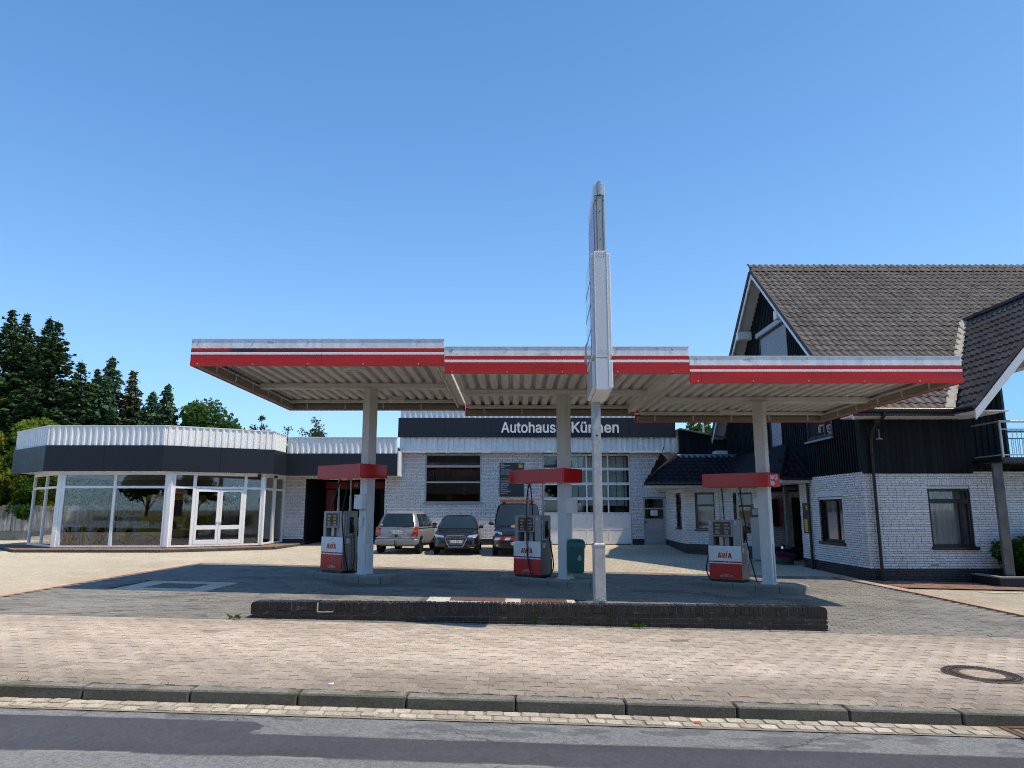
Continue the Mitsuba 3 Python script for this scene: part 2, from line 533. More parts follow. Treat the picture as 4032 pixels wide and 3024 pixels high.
pr('m_room_floor', (.16, .145, .125), .5, .4)
pr('m_curtain', (.34, .35, .35), .9, .2)
pr('m_gutter_joint', (.27, .245, .19), .95, .1)
pr('m_manhole_mid', proc(lambda p, n, uv: C((.36, .30, .235)) * (.6 + .8 * fbm(p.x * 14, p.y * 14, 1.0)) * (.7 + .6 * noise(p.x * 90, p.y * 90))), .9, .2)
pr('m_door_reflection', proc(lambda p, n, uv: C((.36, .47, .42)) * (.85 + .3 * fbm(p.x * 2, p.z * .5, 1.0))), .8, .2)  # green of the reflection in the door glass, put into a sheet
pr('m_maroon', (.22, .012, .012), .3, .5)
pr('m_wash_dark', (.012, .012, .014), .7, .3)
pr('m_rust_iron', proc(lambda p, n, uv: C((.15, .085, .06)) * (.6 + .8 * fbm(p.x * 20, p.y * 20, 2.0))), .75, .35)
pr('m_iron', proc(lambda p, n, uv: C((.085, .065, .055)) * (.6 + .8 * fbm(p.x * 25, p.y * 25, 2.0))), .6, .45)


def fn_fence(p, n, uv):
    g = fbm(p.x * 30, p.y * 30, p.z * 1.6)
    dark_mask = smoothstep(.45, .7, fbm(p.x * .6, 4.0, p.z * 1.0) + .25 * (p.z - 1.3))  # dark patches, more of them towards the board tops
    return mix(C((.62, .57, .50)), C((.10, .085, .07)), dark_mask * .7) * (.6 + .6 * g) * (.75 + .5 * uv.x)


pr('m_fence', proc(fn_fence), .9, .2)
pr('m_platform', proc(lambda p, n, uv: C((.20, .115, .085)) * (.75 + .5 * fbm(p.x * 3, p.y * 3, 1.0))), .9, .2)
pr('m_red_clinker', proc(lambda p, n, uv: C((.225, .135, .10)) * (.8 + .35 * uv.x) * (.75 + .5 * fbm(p.x * 3, p.y * 3, 1.0))), .85, .25)
pr('m_bark', (.075, .055, .04), .9, .2)
scene['m_glass'] = {'type': 'thindielectric', 'int_ior': 1.52}
scene['m_glass_show'] = {'type': 'thindielectric', 'int_ior': 1.65, 'specular_transmittance': {'type': 'rgb', 'value': [.62, .66, .66]}}
scene['m_glass_tint'] = {'type': 'thindielectric', 'int_ior': 1.52, 'specular_transmittance': {'type': 'rgb', 'value': [.42, .46, .47]}}
scene['m_glass_car'] = {'type': 'thindielectric', 'int_ior': 1.55, 'specular_transmittance': {'type': 'rgb', 'value': [.5, .62, .58]}}
pr('m_glass_blue', (.72, .86, .92), .03, .6, metallic=1.0)


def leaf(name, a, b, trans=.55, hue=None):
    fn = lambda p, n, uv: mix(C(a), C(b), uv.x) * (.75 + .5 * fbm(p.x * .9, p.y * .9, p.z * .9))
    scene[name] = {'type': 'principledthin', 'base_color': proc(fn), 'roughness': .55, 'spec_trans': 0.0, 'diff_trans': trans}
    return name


leaf('m_fir', (.026, .056, .026), (.12, .19, .075), .4)
leaf('m_spruce', (.040, .088, .052), (.125, .21, .10), .4)
leaf('m_spruce_brown', (.05, .062, .034), (.15, .165, .08), .4)
leaf('m_leaf_light', (.10, .18, .025), (.28, .38, .06), .9)
leaf('m_leaf_mid', (.035, .095, .024), (.11, .21, .05), .8)
leaf('m_leaf_thuja', (.05, .09, .018), (.25, .27, .035), .6)
leaf('m_leaf_shrub', (.018, .06, .010), (.085, .17, .022), .7)
leaf('m_leaf_grey', (.05, .085, .04), (.14, .17, .09), .7)
leaf('m_petal', (.16, .02, .10), (.36, .08, .22), .5)
pr('m_glass_panel', (.34, .42, .50), .08, .6)
pr('m_logo_mauve', (.30, .12, .22), .25, .5)
pr('m_board_grey', (.035, .042, .05), .4, .45)
pr('m_shutter', (.33, .36, .41), .5, .4)
pr('m_white_soffit', (.62, .62, .60), .6, .3)
pr('m_pipe_brown', (.028, .02, .018), .4, .4)
pr('m_planter', (.03, .033, .037), .5, .4)
pr('m_slab_grey', (.30, .33, .34), .6, .3)
pr('m_lead_dark', proc(lambda p, n, uv: C((.12, .14, .145)) * (.6 + .8 * fbm(p.x * 6, p.y * 6, p.z * 9))), .5, .4)
pr('m_post_steel', proc(lambda p, n, uv: C((.17, .165, .155)) * (.5 + fbm(p.x * 8, p.y * 8, p.z * 3))), .45, .5, metallic=.4)
scene['m_red_light'] = {'type': 'principled', 'base_color': {'type': 'rgb', 'value': [.75, .02, .03]}, 'roughness': .3}
pr('m_carglass', (.014, .024, .026), .04, .8)
pr('m_opposite', (.16, .11, .085), .9, .2)


# ---------------------------------------------------------------- ground, road, pavements
def under(X, Y):
    z = G(X, np.clip(Y, -60, 60)) - .06
    z = np.where(Y < 7.0, -.42 - .022 * np.clip(X, -40, 40), z)
    return np.where((np.abs(X) > 45), np.minimum(z, -.2), z)


gx = np.concatenate([[-900, -300, -120, -60, -45], np.linspace(-30, 30, 25), [45, 60, 120, 300, 900]])
gy = np.concatenate([[-900, -300, -100, -50, -20, 0, 5, 6.6, 7.2], np.linspace(8, 60, 27), [70, 90, 140, 300, 1200]])
X, Y = np.meshgrid(gx, gy)
v = np.stack([X, Y, under(X, Y)], -1).reshape(-1, 3)
nx_, ny_ = len(gx) - 1, len(gy) - 1
i = (np.arange(ny_)[:, None] * (nx_ + 1) + np.arange(nx_)[None]).ravel()
struct('ground', (v, np.vstack([np.stack([i, i + 1, i + nx_ + 2], 1), np.stack([i, i + nx_ + 2, i + nx_ + 1], 1)])), 'm_ground')

road = struct('road', sheet(-60, 60, -25, 1, 40, 20, road_z, lambda X, Y: (X, np.where(Y > .99, kerb_y(X) - .38, Y))), 'm_asphalt')


def slope_mat(x, y, z, sx=1.0, sy=1.0, sz=1.0, a=0.0, gfun=G):
    e = .05
    gx_, gy_ = (gfun(x + e, y) - gfun(x - e, y)) / (2 * e), (gfun(x, y + e) - gfun(x, y - e)) / (2 * e)
    c, s = math.cos(a), math.sin(a)
    ex = np.array([c, s, c * gx_ + s * gy_]) * sx
    ey = np.array([-s, c, -s * gx_ + c * gy_]) * sy
    return mat4(ex, ey, (0, 0, sz), (x, y, z))


def cap_poly(poly, top, c):
    """A paving block: polygon footprint, top at z = 0, bottom at -top, edge bevel c."""
    P = np.asarray(poly, float)
    ctr = P.mean(0)
    inner = ctr + (P - ctr) * (1 - c / np.linalg.norm(P - ctr, axis=1, keepdims=True))
    n = len(P)
    V = np.vstack([np.c_[inner, np.zeros(n)], np.c_[P, np.full(n, -c * .8)], np.c_[P, np.full(n, -top)]])
    i, j = np.arange(n), (np.arange(n) + 1) % n
    F = [np.stack([i + n, j + n, j], 1), np.stack([i + n, j, i], 1), np.stack([i + 2 * n, j + 2 * n, j + n], 1), np.stack([i + 2 * n, j + n, i + n], 1)]
    tf = trimesh.creation.triangulate_polygon(Polygon(inner), engine='earcut')[1]
    a = inner[tf]
    cr = (a[:, 1, 0] - a[:, 0, 0]) * (a[:, 2, 1] - a[:, 0, 1]) - (a[:, 1, 1] - a[:, 0, 1]) * (a[:, 2, 0] - a[:, 0, 0])
    tf[cr < 0] = tf[cr < 0][:, ::-1]
    return V, np.vstack(F + [tf])


def tones(meshfn, n=6):
    return [(meshfn(k), (k + .5) / n) for k in range(n)]


# pavement of interlocking pinkish blocks (double-T shapes)
side = struct('sidewalk', sheet(-22, 22, 0, 1, 60, 6, lambda X, Y: G(X, Y) - .0038, lambda X, Y: (X, kerb_y(X) + .13 + Y * (10.52 - kerb_y(X) - .13))), 'm_joint')
L_, W_, g_ = .232, .1585, .0017
hx, hy, q = L_ / 2 - g_, W_ / 2 - g_, .016
dt = [(-hx, -hy - q * .5), (-hx * .55, -hy - q * .5), (-hx * .36, -hy + q), (hx * .36, -hy + q), (hx * .55, -hy - q * .5), (hx, -hy - q * .5),
      (hx, hy - q * .5), (hx * .55, hy - q * .5), (hx * .36, hy + q), (-hx * .36, hy + q), (-hx * .55, hy - q * .5), (-hx, hy - q * .5)]
MH = (5.2, 8.28)
ms = []
for r in range(24):
    for c in range(-70, 72):
        x = (c + .5 * (r % 2)) * L_
        y = 7.03 + (r + .5) * W_ - .022 * x * (1 - r / 24)
        if y > 10.5 or y < kerb_y(x) + .17 or abs(x) > 11.5 + .3 * r / 4 or math.hypot(x - MH[0], y - MH[1]) < .42:
            continue
        ms.append(slope_mat(x, y, float(G(x, y)) + nr.normal(0, .0012), a=nr.normal(0, .006)))
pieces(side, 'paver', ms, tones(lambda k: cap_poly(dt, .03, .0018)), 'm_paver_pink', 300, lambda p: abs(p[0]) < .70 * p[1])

# kerb
kr = struct('kerb', join([box(-24, 24, 0, .01, -.5, -.49)]), 'm_kerb')
del scene[kr]
for k in range(-13, 14):
    x0, x1 = k + .03 + .006, k + 1.03 - .006
    m = cbox(x0, x1, -.075, .085, -.30, .0, .014)
    v = m[0].copy()
    front = (v[:, 1] < 0) & (v[:, 2] < -.1)
    v[front, 1] -= .022
    v[:, 2] += nr.normal(0, .002)
    v[:, 1] += kerb_y(v[:, 0]) + nr.normal(0, .002)
    v[:, 2] += G(v[:, 0], v[:, 1]) + .004
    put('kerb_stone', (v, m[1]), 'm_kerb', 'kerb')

# two rows of pale setts in the gutter
gut = struct('gutter_strip', sheet(-24, 24, 0, 1, 60, 2, lambda X, Y: road_z(X, Y) + .008, lambda X, Y: (X, kerb_y(X) - .40 + Y * .33)), 'm_gutter_joint')
ms = []
for r in range(2):
    for c in range(-62, 63):
        x = (c + .45 * r) * .165 + nr.normal(0, .004)
        y = kerb_y(x) - .165 - r * .14 + nr.normal(0, .004)
        if 4.25 < x < 4.9 and r < 3:
            continue
        a = -.024 + nr.normal(0, .02)
        ms.append(slope_mat(x, float(y), float(road_z(x, y)) + .016 + nr.normal(0, .002), nr.uniform(.152, .162), nr.uniform(.125, .134), 1, a, road_z))
sq = [(-.5, -.42), (-.42, -.5), (.42, -.5), (.5, -.42), (.5, .42), (.42, .5), (-.42, .5), (-.5, .42)]
pieces(gut, 'sett', ms, tones(lambda k: cap_poly([(a + nr.normal(0, .02), b + nr.normal(0, .02)) for a, b in sq], .03, .06)), 'm_sett', 300, lambda p: abs(p[0]) < .74 * p[1])

# paved yard in front of the buildings
apron = struct('yard', sheet(-45, 24, 0, 1, 60, 60, lambda X, Y: G(X, Y) - .03, lambda X, Y: (X, 10.45 + Y * (46 - 10.45))), 'm_apron')
FX0, FX1, FY0, FY1 = -8.62, 8.95, 10.60, 20.25
fore = struct('forecourt', sheet(FX0, FX1, FY0, FY1, 40, 20, lambda X, Y: G(X, Y) - .0125), 'm_joint_dark')
Lf, Wf = .262, .132
hx, hy, q = Lf / 2 - .0038, Wf / 2 - .0032, .02
hexp = [(-hx - q, 0), (-hx + q, -hy), (hx - q, -hy), (hx + q, 0), (hx - q, hy), (-hx + q, hy)]
hexp = [(-hx + .02, -hy), (hx - .02, -hy), (hx + .018, 0), (hx - .02, hy), (-hx + .02, hy), (-hx - .018, 0)]
hexp = [(-hx - .016, -hy), (hx - .016, -hy), (hx + .016, hy), (-hx + .016, hy)]
PIT = [(-7.47, -5.72, 13.63, 15.25), (-1.52, 1.15, 12.95, 13.75)]
ms = []
ry = int((FY1 - FY0) / Wf)
for r in range(ry):
    y = FY0 + .01 + (r + .5) * Wf
    for c in range(0, int((FX1 - FX0) / Lf)):
        x = FX0 + .15 + (c + .5 * (r % 2)) * Lf
        if x > FX1 - .13 or any(a - .1 < x < b + .1 and e - .05 < y < f + .05 for a, b, e, f in PIT):
            continue
        ms.append(slope_mat(x, y, float(G(x, y)) - .0005 + nr.normal(0, .0016), a=nr.normal(0, .006)))
pieces(fore, 'paver', ms, tones(lambda k: cap_poly(hexp, .02, .004)), 'm_paver_grey', 300, lambda p: abs(p[0]) < .70 * p[1] and not (-3.7 < p[0] < 4.6))
# flags along its edges
for (xa, ya, xb, yb) in ((FX0 - .34, FY1 + .2, FX1 + .34, FY1 + .2), (FX0 - .18, FY0 + .1, FX0 - .18, FY1), (FX1 + .18, FY0 + .1, FX1 + .18, FY1)):
    Ln = math.hypot(xb - xa, yb - ya)
    a = math.atan2(yb - ya, xb - xa)
    n = int(round(Ln))
    for k in range(n):
        t = (k + .5) / n
        x, y = xa + (xb - xa) * t, ya + (yb - ya) * t
        m = cap_poly([(-Ln / n / 2 + .005, -.16), (Ln / n / 2 - .005, -.16), (Ln / n / 2 - .005, .16), (-Ln / n / 2 + .005, .16)], .03, .005)
        put('edge_flag', m, 'm_edge_flag', fore, uv=np.full((len(m[0]), 2), nr.uniform()), tw=slope_mat(x, y, float(G(x, y)) + .002, a=a))
# thin pale mortar line between pavement and forecourt
v, f = sheet(-14, 14, 10.525, 10.585, 40, 1, lambda X, Y: G(X, Y) - .001 + 0 * X)
struct('mortar_line', (v, f), 'm_concrete')
# strip of reddish clinker and pale apron before the house at the right
v, f = sheet(9.35, 22, 17.55, 19.6, 20, 4, lambda X, Y: G(X, Y) + .002)
struct('clinker_path', (v, f), 'm_red_clinker')
v, f = sheet(10.9, 22, 16.95, 17.15, 20, 1, lambda X, Y: G(X, Y) - .02)
struct('pale_strip', (v, f), 'm_slab_pale')

# tank covers
a, b, e, f_ = PIT[0]
tc = thing('tank_cover', 'square tank hatch in a pale concrete frame left of the pumps', 'hatch')


def on_ground(m, off=0.0):
    v = m[0].copy()
    v[:, 2] += G(v[:, 0], v[:, 1]) + off
    return v, m[1]


fr = Polygon([(a, e), (b, e), (b + .05, f_), (a, f_)], [[(a + .4, e + .38), (b - .4, e + .38), (b - .4, f_ - .38), (a + .4, f_ - .38)]])
put('frame', on_ground(prism(fr, -.02, .006)), 'm_slab_pale', tc)
put('lid', on_ground(box(a + .41, b - .41, e + .39, f_ - .39, -.02, .0)), 'm_iron', tc)
a, b, e, f_ = PIT[1]
for k, (xa, xb) in enumerate(((-1.12, -.13), (.17, .99))):
    dc = thing('drain_cover', ('left', 'right')[k] + ' ribbed rusty steel cover in the pale concrete just behind the low black wall', 'cover')
    put('plate', on_ground(box(xa, xb, e + .2, f_ - .08, -.02, .006)), 'm_rust_iron', dc)
    rr = [on_ground(box(x, x + .022, e + .2, f_ - .08, .005, .015)) for x in np.arange(xa + .01, xb - .02, .048)]
    put('ribs', join(rr), 'm_rust_iron', dc)
cs = Polygon([(a, e), (b, e), (b, f_), (a, f_)], [[(x0 - .01, e + .19), (x1 + .01, e + .19), (x1 + .01, f_ - .07), (x0 - .01, f_ - .07)] for x0, x1 in ((-1.12, -.13), (.17, .99))])
put('cover_surround', on_ground(prism(cs, -.02, .004)), 'm_slab_pale', fore)

# manhole in the pavement
mh = thing('manhole_cover', 'round brown iron manhole cover with sandy concrete centre in the pavement', 'manhole')
gz = float(G(*MH))
M0 = slope_mat(MH[0], MH[1], gz, .76, .76)
put('frame', xf(lathe([(.52, -.02), (.52, .004), (.50, .010), (.44, .010), (.435, .002), (.43, -.02)], 48), M0), 'm_iron', mh, smooth=40)
put('lid_ring', xf(lathe([(.43, -.02), (.43, .006), (.425, .008), (.29, .008), (.285, .003), (.285, -.02)], 48), M0), 'm_iron', mh, smooth=40)
rb = []
for k in range(56):
    an = k * 2 * math.pi / 56
    for r0, r1 in ((.455, .49), (.37, .415)):
        rb.append(xf(box(r0, r1, -.011, .011, .008, .016), M0 @ rotz(an)))
put('cleats', join(rb), 'm_iron', mh)
put('centre', xf(cyl((0, 0, -.02), (0, 0, .004), .285, n=40), M0), 'm_manhole_mid', mh)

# street gully at the kerb
sg = thing('street_gully', 'rusty iron gully grate against the kerb at the lower right corner', 'drain')
gx0, gx1 = 4.32, 4.85
yk = float(kerb_y(4.6)) + .02
fr = Polygon([(gx0, yk - .58), (gx1, yk - .58), (gx1, yk - .105), (gx0, yk - .105)], [[(gx0 + .05, yk - .53), (gx1 - .05, yk - .53), (gx1 - .05, yk - .155), (gx0 + .05, yk - .155)]])
zr = float(road_z(4.6, 6))
put('frame', xf(prism(fr, -.06, .022), mat4(o=(0, 0, zr))), 'm_rust_iron', sg)
for k in range(6):
    xx = gx0 + .085 + k * .072
    put('bar', cbox(xx - .016, xx + .016, yk - .53, yk - .155, zr - .04, zr + .016, .004), 'm_iron', sg)
put('sump', box(gx0 + .04, gx1 - .04, yk - .54, yk - .15, zr - .4, zr - .3), 'm_wash_dark', sg)

# ---------------------------------------------------------------- low wall of black clinker along the pavement
lw = thing('garden_wall', 'low black brick wall with upright capping bricks along the pavement', 'wall')
WX0, WX1, WY = -3.80, 4.58, 10.72
wt = lambda x: .376 - .0095 * (np.asarray(x) + 3.8)     # top of the wall (almost level; the ground falls to the right)
ms_core = box(WX0 + .02, WX1 - .02, WY + .012, WY + .225, -.5, .0)
v = ms_core[0].copy()
v[v[:, 2] > -.1, 2] = wt(v[v[:, 2] > -.1, 0]) - .014
put('mortar_core', (v, ms_core[1]), 'm_mortar_grey', lw)
ub = tones(lambda k: cbox(-.5, .5, -.5, .5, -.5, .5, .03))
caps, courses = [], []
x = WX0 + .27
while x < WX1 - .27:
    t = .0535
    caps.append(mat4((t, 0, -.0095 * t), (nr.normal(0, .004), .235 + nr.normal(0, .004), 0), (nr.normal(0, .002), 0, .122), (x + t / 2, WY + .117 + nr.normal(0, .003), float(wt(x)) - .061 + nr.normal(0, .002))))
    x += .0652
pieces(lw, 'cap_brick', caps, ub, 'm_black_brick', 300)
for r in range(6):
    x = WX0 + (-.12 if r % 2 else 0.0)
    zc = -.152 - r * .0655
    while x < WX1:
        w = .238 if nr.uniform() > .18 else .113
        x0, x1 = max(x, WX0), min(x + w, WX1)
        z = float(wt((x0 + x1) / 2)) + zc
        if x1 - x0 > .05 and z > float(G((x0 + x1) / 2, WY)) - .045:
            courses.append(mat4((x1 - x0, 0, -.0095 * (x1 - x0)), (0, .23, 0), (0, 0, .053), ((x0 + x1) / 2, WY + .116 + nr.normal(0, .0025), z)))
        x += w + .0105
pieces(lw, 'brick', courses, ub, 'm_black_brick', 300)
for xe, sgn in ((WX0, 1), (WX1, -1)):
    prof = [(0, 0), (0, .075), (.012, .102), (.035, .118), (.07, .124), (.255, .124), (.255, 0)]
    pts = [(xe + sgn * a_, float(wt(xe)) - .124 + b_) for a_, b_ in prof]
    poly = Polygon(pts)
    for cx in np.arange(.055, .25, .045):
        for cz in (.035, .078):
            hole = np.array([(xe + sgn * cx + .011 * math.cos(q_), float(wt(xe)) - .124 + cz + .011 * math.sin(q_)) for q_ in np.arange(8) * math.pi / 4])
            poly = poly.difference(Polygon(hole))
    m = prism(poly, 0, .235)
    v = np.stack([m[0][:, 0], WY + .235 - m[0][:, 2], m[0][:, 1]], 1)
    put('end_brick', (v, m[1]), 'm_black_brick', lw, uv=np.full((len(v), 2), .5))
mm = []
for xm in (-2.83, -2.60):
    mm.append(box(xm - .008, xm + .008, WY - .006, WY + .01, float(wt(xm)) - .13, float(wt(xm)) - .01))
mm.append(box(-2.83, -2.60, WY - .006, WY + .01, float(wt(-2.7)) - .142, float(wt(-2.7)) - .126))
put('broken_mortar', join(mm), 'm_slab_pale', lw)


# ---------------------------------------------------------------- petrol station canopy: three stepped roofs on three posts
UA = math.radians(38)
U3 = np.array([math.cos(UA), -math.sin(UA), 0])
W3 = np.array([math.sin(UA), math.cos(UA), 0])
COLS = [(-3.28, 16.25), (1.19, 16.25), (5.68, 16.15)]
YF, YR = 12.95, 19.0
SEC = [(-6.01, -1.266, 4.337, [-3.56]), (-1.262, 3.308, 4.19, [.92]), (3.312, 8.39, 4.01, [3.52, 5.93])]
isl_z = [float(G(x, y)) + .15 for x, y in COLS]
cn = thing('canopy', 'long petrol station canopy of three stepped roofs with red and white striped fascia', 'canopy')
BANDS = [('fascia_top', 'm_fascia_white', .333, 1.0), ('red_stripe', 'm_fascia_red', .215, 0), ('white_stripe', 'm_fascia_stripe', .215, 0), ('fascia_red', 'm_fascia_red', 0, 0)]
BZ = [('upper_fascia', 'm_fascia_white', .336, .50), ('red_stripe', 'm_fascia_red', .264, .333), ('white_stripe', 'm_fascia_stripe', .216, .262), ('red_fascia', 'm_fascia_red', 0.0, .214)]
for si, (x0, x1, zb, seams) in enumerate(SEC):
    # corrugated ceiling sheet
    prof, x = [], x0 + .05
    while x < x1 - .25:
        prof += [(x, .255), (x + .125, .255), (x + .165, .345), (x + .21, .345), (x + .25, .255)]
        x += .25
    prof = [(a, zb + b) for a, b in prof] + [(x1 - .05, zb + .255)]
    pv = np.array([[a, y, b] for y in (YF + .05, YR - .05) for a, b in prof])
    n = len(prof)
    i = np.arange(n - 1)
    sheet_f = np.vstack([np.stack([i, i + n, i + n + 1], 1), np.stack([i, i + n + 1, i + 1], 1)])
    sec = put('roof', (pv, sheet_f), 'm_soffit', cn, label=('highest, left roof of the canopy with a sooty stripe', 'middle roof of the canopy, behind the price sign', 'lowest, right roof of the canopy')[si])
    put('roof_deck', box(x0 + .04, x1 - .04, YF + .04, YR - .04, zb + .36, zb + .40), 'm_soffit', sec)
    edges = [0] + [(s - x0) for s in seams] + [x1 - x0]
    for nm, mt, a, b in BZ:
        segs = []
        for e0, e1 in zip(edges[:-1], edges[1:]):
            pr_ = .004 if nm == 'red_fascia' else (.002 if 'stripe' in nm else 0)
            segs.append(box(x0 + e0 + .0025, x0 + e1 - .0025, YF - pr_, YF + .04, zb + a, zb + b))
        put(nm, join(segs), mt, sec)
        put(nm, box(x0 + .003, x1 - .003, YR - .04, YR, zb + a, zb + b), mt, sec)
        if si == 0:
            put(nm, box(x0, x0 + .035, YF + .042, YR - .042, zb + a, zb + b), mt, sec)
        if si == 2:
            put(nm, box(x1 - .035, x1, YF + .042, YR - .042, zb + a, zb + b), mt, sec)
    put('edge_trim', join([box(x0, x1, YF - .012, YF + .05, zb + .5, zb + .515), box(x0, x1, YR - .05, YR + .01, zb + .5, zb + .515)]), 'm_white_paint', sec)
    bl = []
    for x in np.arange(x0 + .14, x1, 1.03):
        for z in (.465, .03):
            bl.append(xf(lathe([(.016, 0), (.014, .008), (.006, .012), (.001, .013)], 8), mat4((1, 0, 0), (0, 0, 1), (0, -1, 0), (x, YF - .004, zb + z))))
    put('bolts', join(bl), 'm_galv', sec, smooth=40)
    # beams across and gutters along the edges
    put('beam', cbox(x0 + .16, x1 - .16, 16.13, 16.37, zb + .125, zb + .25, .015), 'm_beam', sec)
    put('beam', cbox(x0 + .10, x1 - .10, 18.62, 18.74, zb + .165, zb + .25, .012), 'm_beam', sec)
    put('beam', cbox(x0 + .10, x1 - .10, YF + .06, YF + .18, zb + .17, zb + .25, .012), 'm_beam', sec)
    put('gutter', cbox(x0 + .045, x1 - .045, YR - .16, YR - .045, zb + .004, zb + .165, .02), 'm_gutter_brown', sec)
    br = [box(x, x + .03, YR - .185, YR - .158, zb + .03, zb + .17) for x in np.arange(x0 + .5, x1 - .3, 1.02)]
    if si == 0:
        put('gutter', cbox(x0 + .04, x0 + .15, YF + .06, YR - .165, zb + .004, zb + .165, .02), 'm_gutter_brown', sec)
        br += [box(x0 + .148, x0 + .17, y, y + .03, zb + .03, zb + .17) for y in np.arange(YF + .8, YR - .4, 1.0)]
        br += [box(x0 + .14, x0 + .19, YF + .1, YR - .2, zb + .16, zb + .185)]
    if si == 2:
        put('gutter', cbox(x1 - .15, x1 - .04, YF + .06, YR - .165, zb + .004, zb + .165, .02), 'm_gutter_brown', sec)
        br += [box(x1 - .17, x1 - .148, y, y + .03, zb + .03, zb + .17) for y in np.arange(YF + .8, YR - .4, 1.0)]
        br += [box(x1 - .19, x1 - .14, YF + .1, YR - .2, zb + .16, zb + .185)]
    for b_ in br:
        put('gutter_bracket', b_, 'm_beam', sec)
    if si < 2:
        zn = SEC[si + 1][2]
        put('step_plate', box(x1 - .16, x1 - .012, YF + .05, YR - .05, zn + .27, zb + .25), 'm_beam', sec)
        put('step_plate', cbox(x1 - .20, x1 - .165, YF + .05, YR - .05, zb + .06, zb + .254, .008), 'm_beam', sec)
for x, y, zz in ((-3.23, 14.1, SEC[0][2]), (-3.0, 18.2, SEC[0][2]), (5.53, 14.2, SEC[2][2]), (5.62, 18.3, SEC[2][2])):
    lm = put('ceiling_lamp', cbox(x - .19, x + .19, y - .11, y + .11, zb * 0 + zz + .14, zz + .252, .012), 'm_beam', cn)
    put('lens', box(x - .11, x + .11, y - .05, y + .05, zz + .136, zz + .142), 'm_grey_metal', lm)
for (x, y), (x0, x1, zb, s_) , iz in zip(COLS, SEC, isl_z):
    c = put('post', xf(cbox(-.12, .12, -.12, .12, iz - .02, zb + .118, .008), rotz(-UA, (x, y, 0))), 'm_column', cn)
    put('head_plate', box(x - .22, x + .22, y - .12, y + .12, zb + .112, zb + .128), 'm_beam', c)
    put('base_plate', xf(box(-.15, .15, -.15, .15, iz - .01, iz + .012), rotz(-UA, (x, y, 0))), 'm_column', c)
# electric duct and switch box on the first post
x, y = COLS[0]
M0 = rotz(-UA, (x, y, isl_z[0]))
put('cable_duct', xf(cbox(.121, .175, -.09, .09, .0, .62, .006), M0), 'm_column', 'canopy__post')
put('switch_box', xf(cbox(-.08, .04, -.165, -.121, 1.02, 1.24, .01), M0), 'm_column', 'canopy__post')
put('cable_duct', xf(cbox(.121, .15, -.03, .03, .0, .85, .006), rotz(-UA, (COLS[2][0], COLS[2][1], isl_z[2]))), 'm_column', 'canopy__post_002')

# ---------------------------------------------------------------- islands, pumps, header boxes
ILAB = ['concrete kerbed island under the leftmost pump', 'concrete kerbed island under the middle pump and the green bin', 'concrete kerbed island under the right pump, its right tip in the sun']
AV_A = Polygon([(0, 0), (.26, 1), (.62, 1), (.80, 0), (.52, 0), (.49, .2), (.31, .2), (.27, 0)], [[(.35, .42), (.46, .42), (.44, .74)]])
AV_V = Polygon([(.0, 1), (.3, 1), (.42, .38), (.62, 1), (.92, 1), (.54, 0), (.26, 0)])
AV_I = Polygon([(0, 0), (.28, 0), (.56, .93), (.28, .93)])
AV_D = Polygon([(.33, 1.07), (.61, 1.07), (.68, 1.28), (.40, 1.28)])


def avia(h):
    from shapely import affinity as af
    parts = [(AV_A, 0), (AV_V, .80), (AV_I, 1.55), (AV_D, 1.55), (AV_A, 2.14)]
    ms = []
    for p, dx in parts:
        q = af.translate(p, dx, 0)
        ms.append(prism(af.scale(q, h, h, origin=(0, 0)), 0, .004))
    return join(ms)


def on_front(m, M, x, z, y, flip=False):
    """lay lettering (x right, y up) on the local face y = const that looks along -y"""
    return xf(m, M @ mat4((1, 0, 0), (0, 0, 1), (0, -1, 0), (x, y, z)))


def on_right(m, M, y, z, x):
    return xf(m, M @ mat4((0, 1, 0), (0, 0, 1), (1, 0, 0), (x, y, z)))


def rbox(x0, x1, y0, y1, z0, z1, r, n=4):
    """box with its upright edges rounded"""
    p = []
    for cx, cy, a0 in ((x1 - r, y1 - r, 0), (x0 + r, y1 - r, 90), (x0 + r, y0 + r, 180), (x1 - r, y0 + r, 270)):
        for k in range(n + 1):
            a = math.radians(a0 + 90 * k / n)
            p.append((cx + r * math.cos(a), cy + r * math.sin(a)))
    return prism(p, z0, z1)


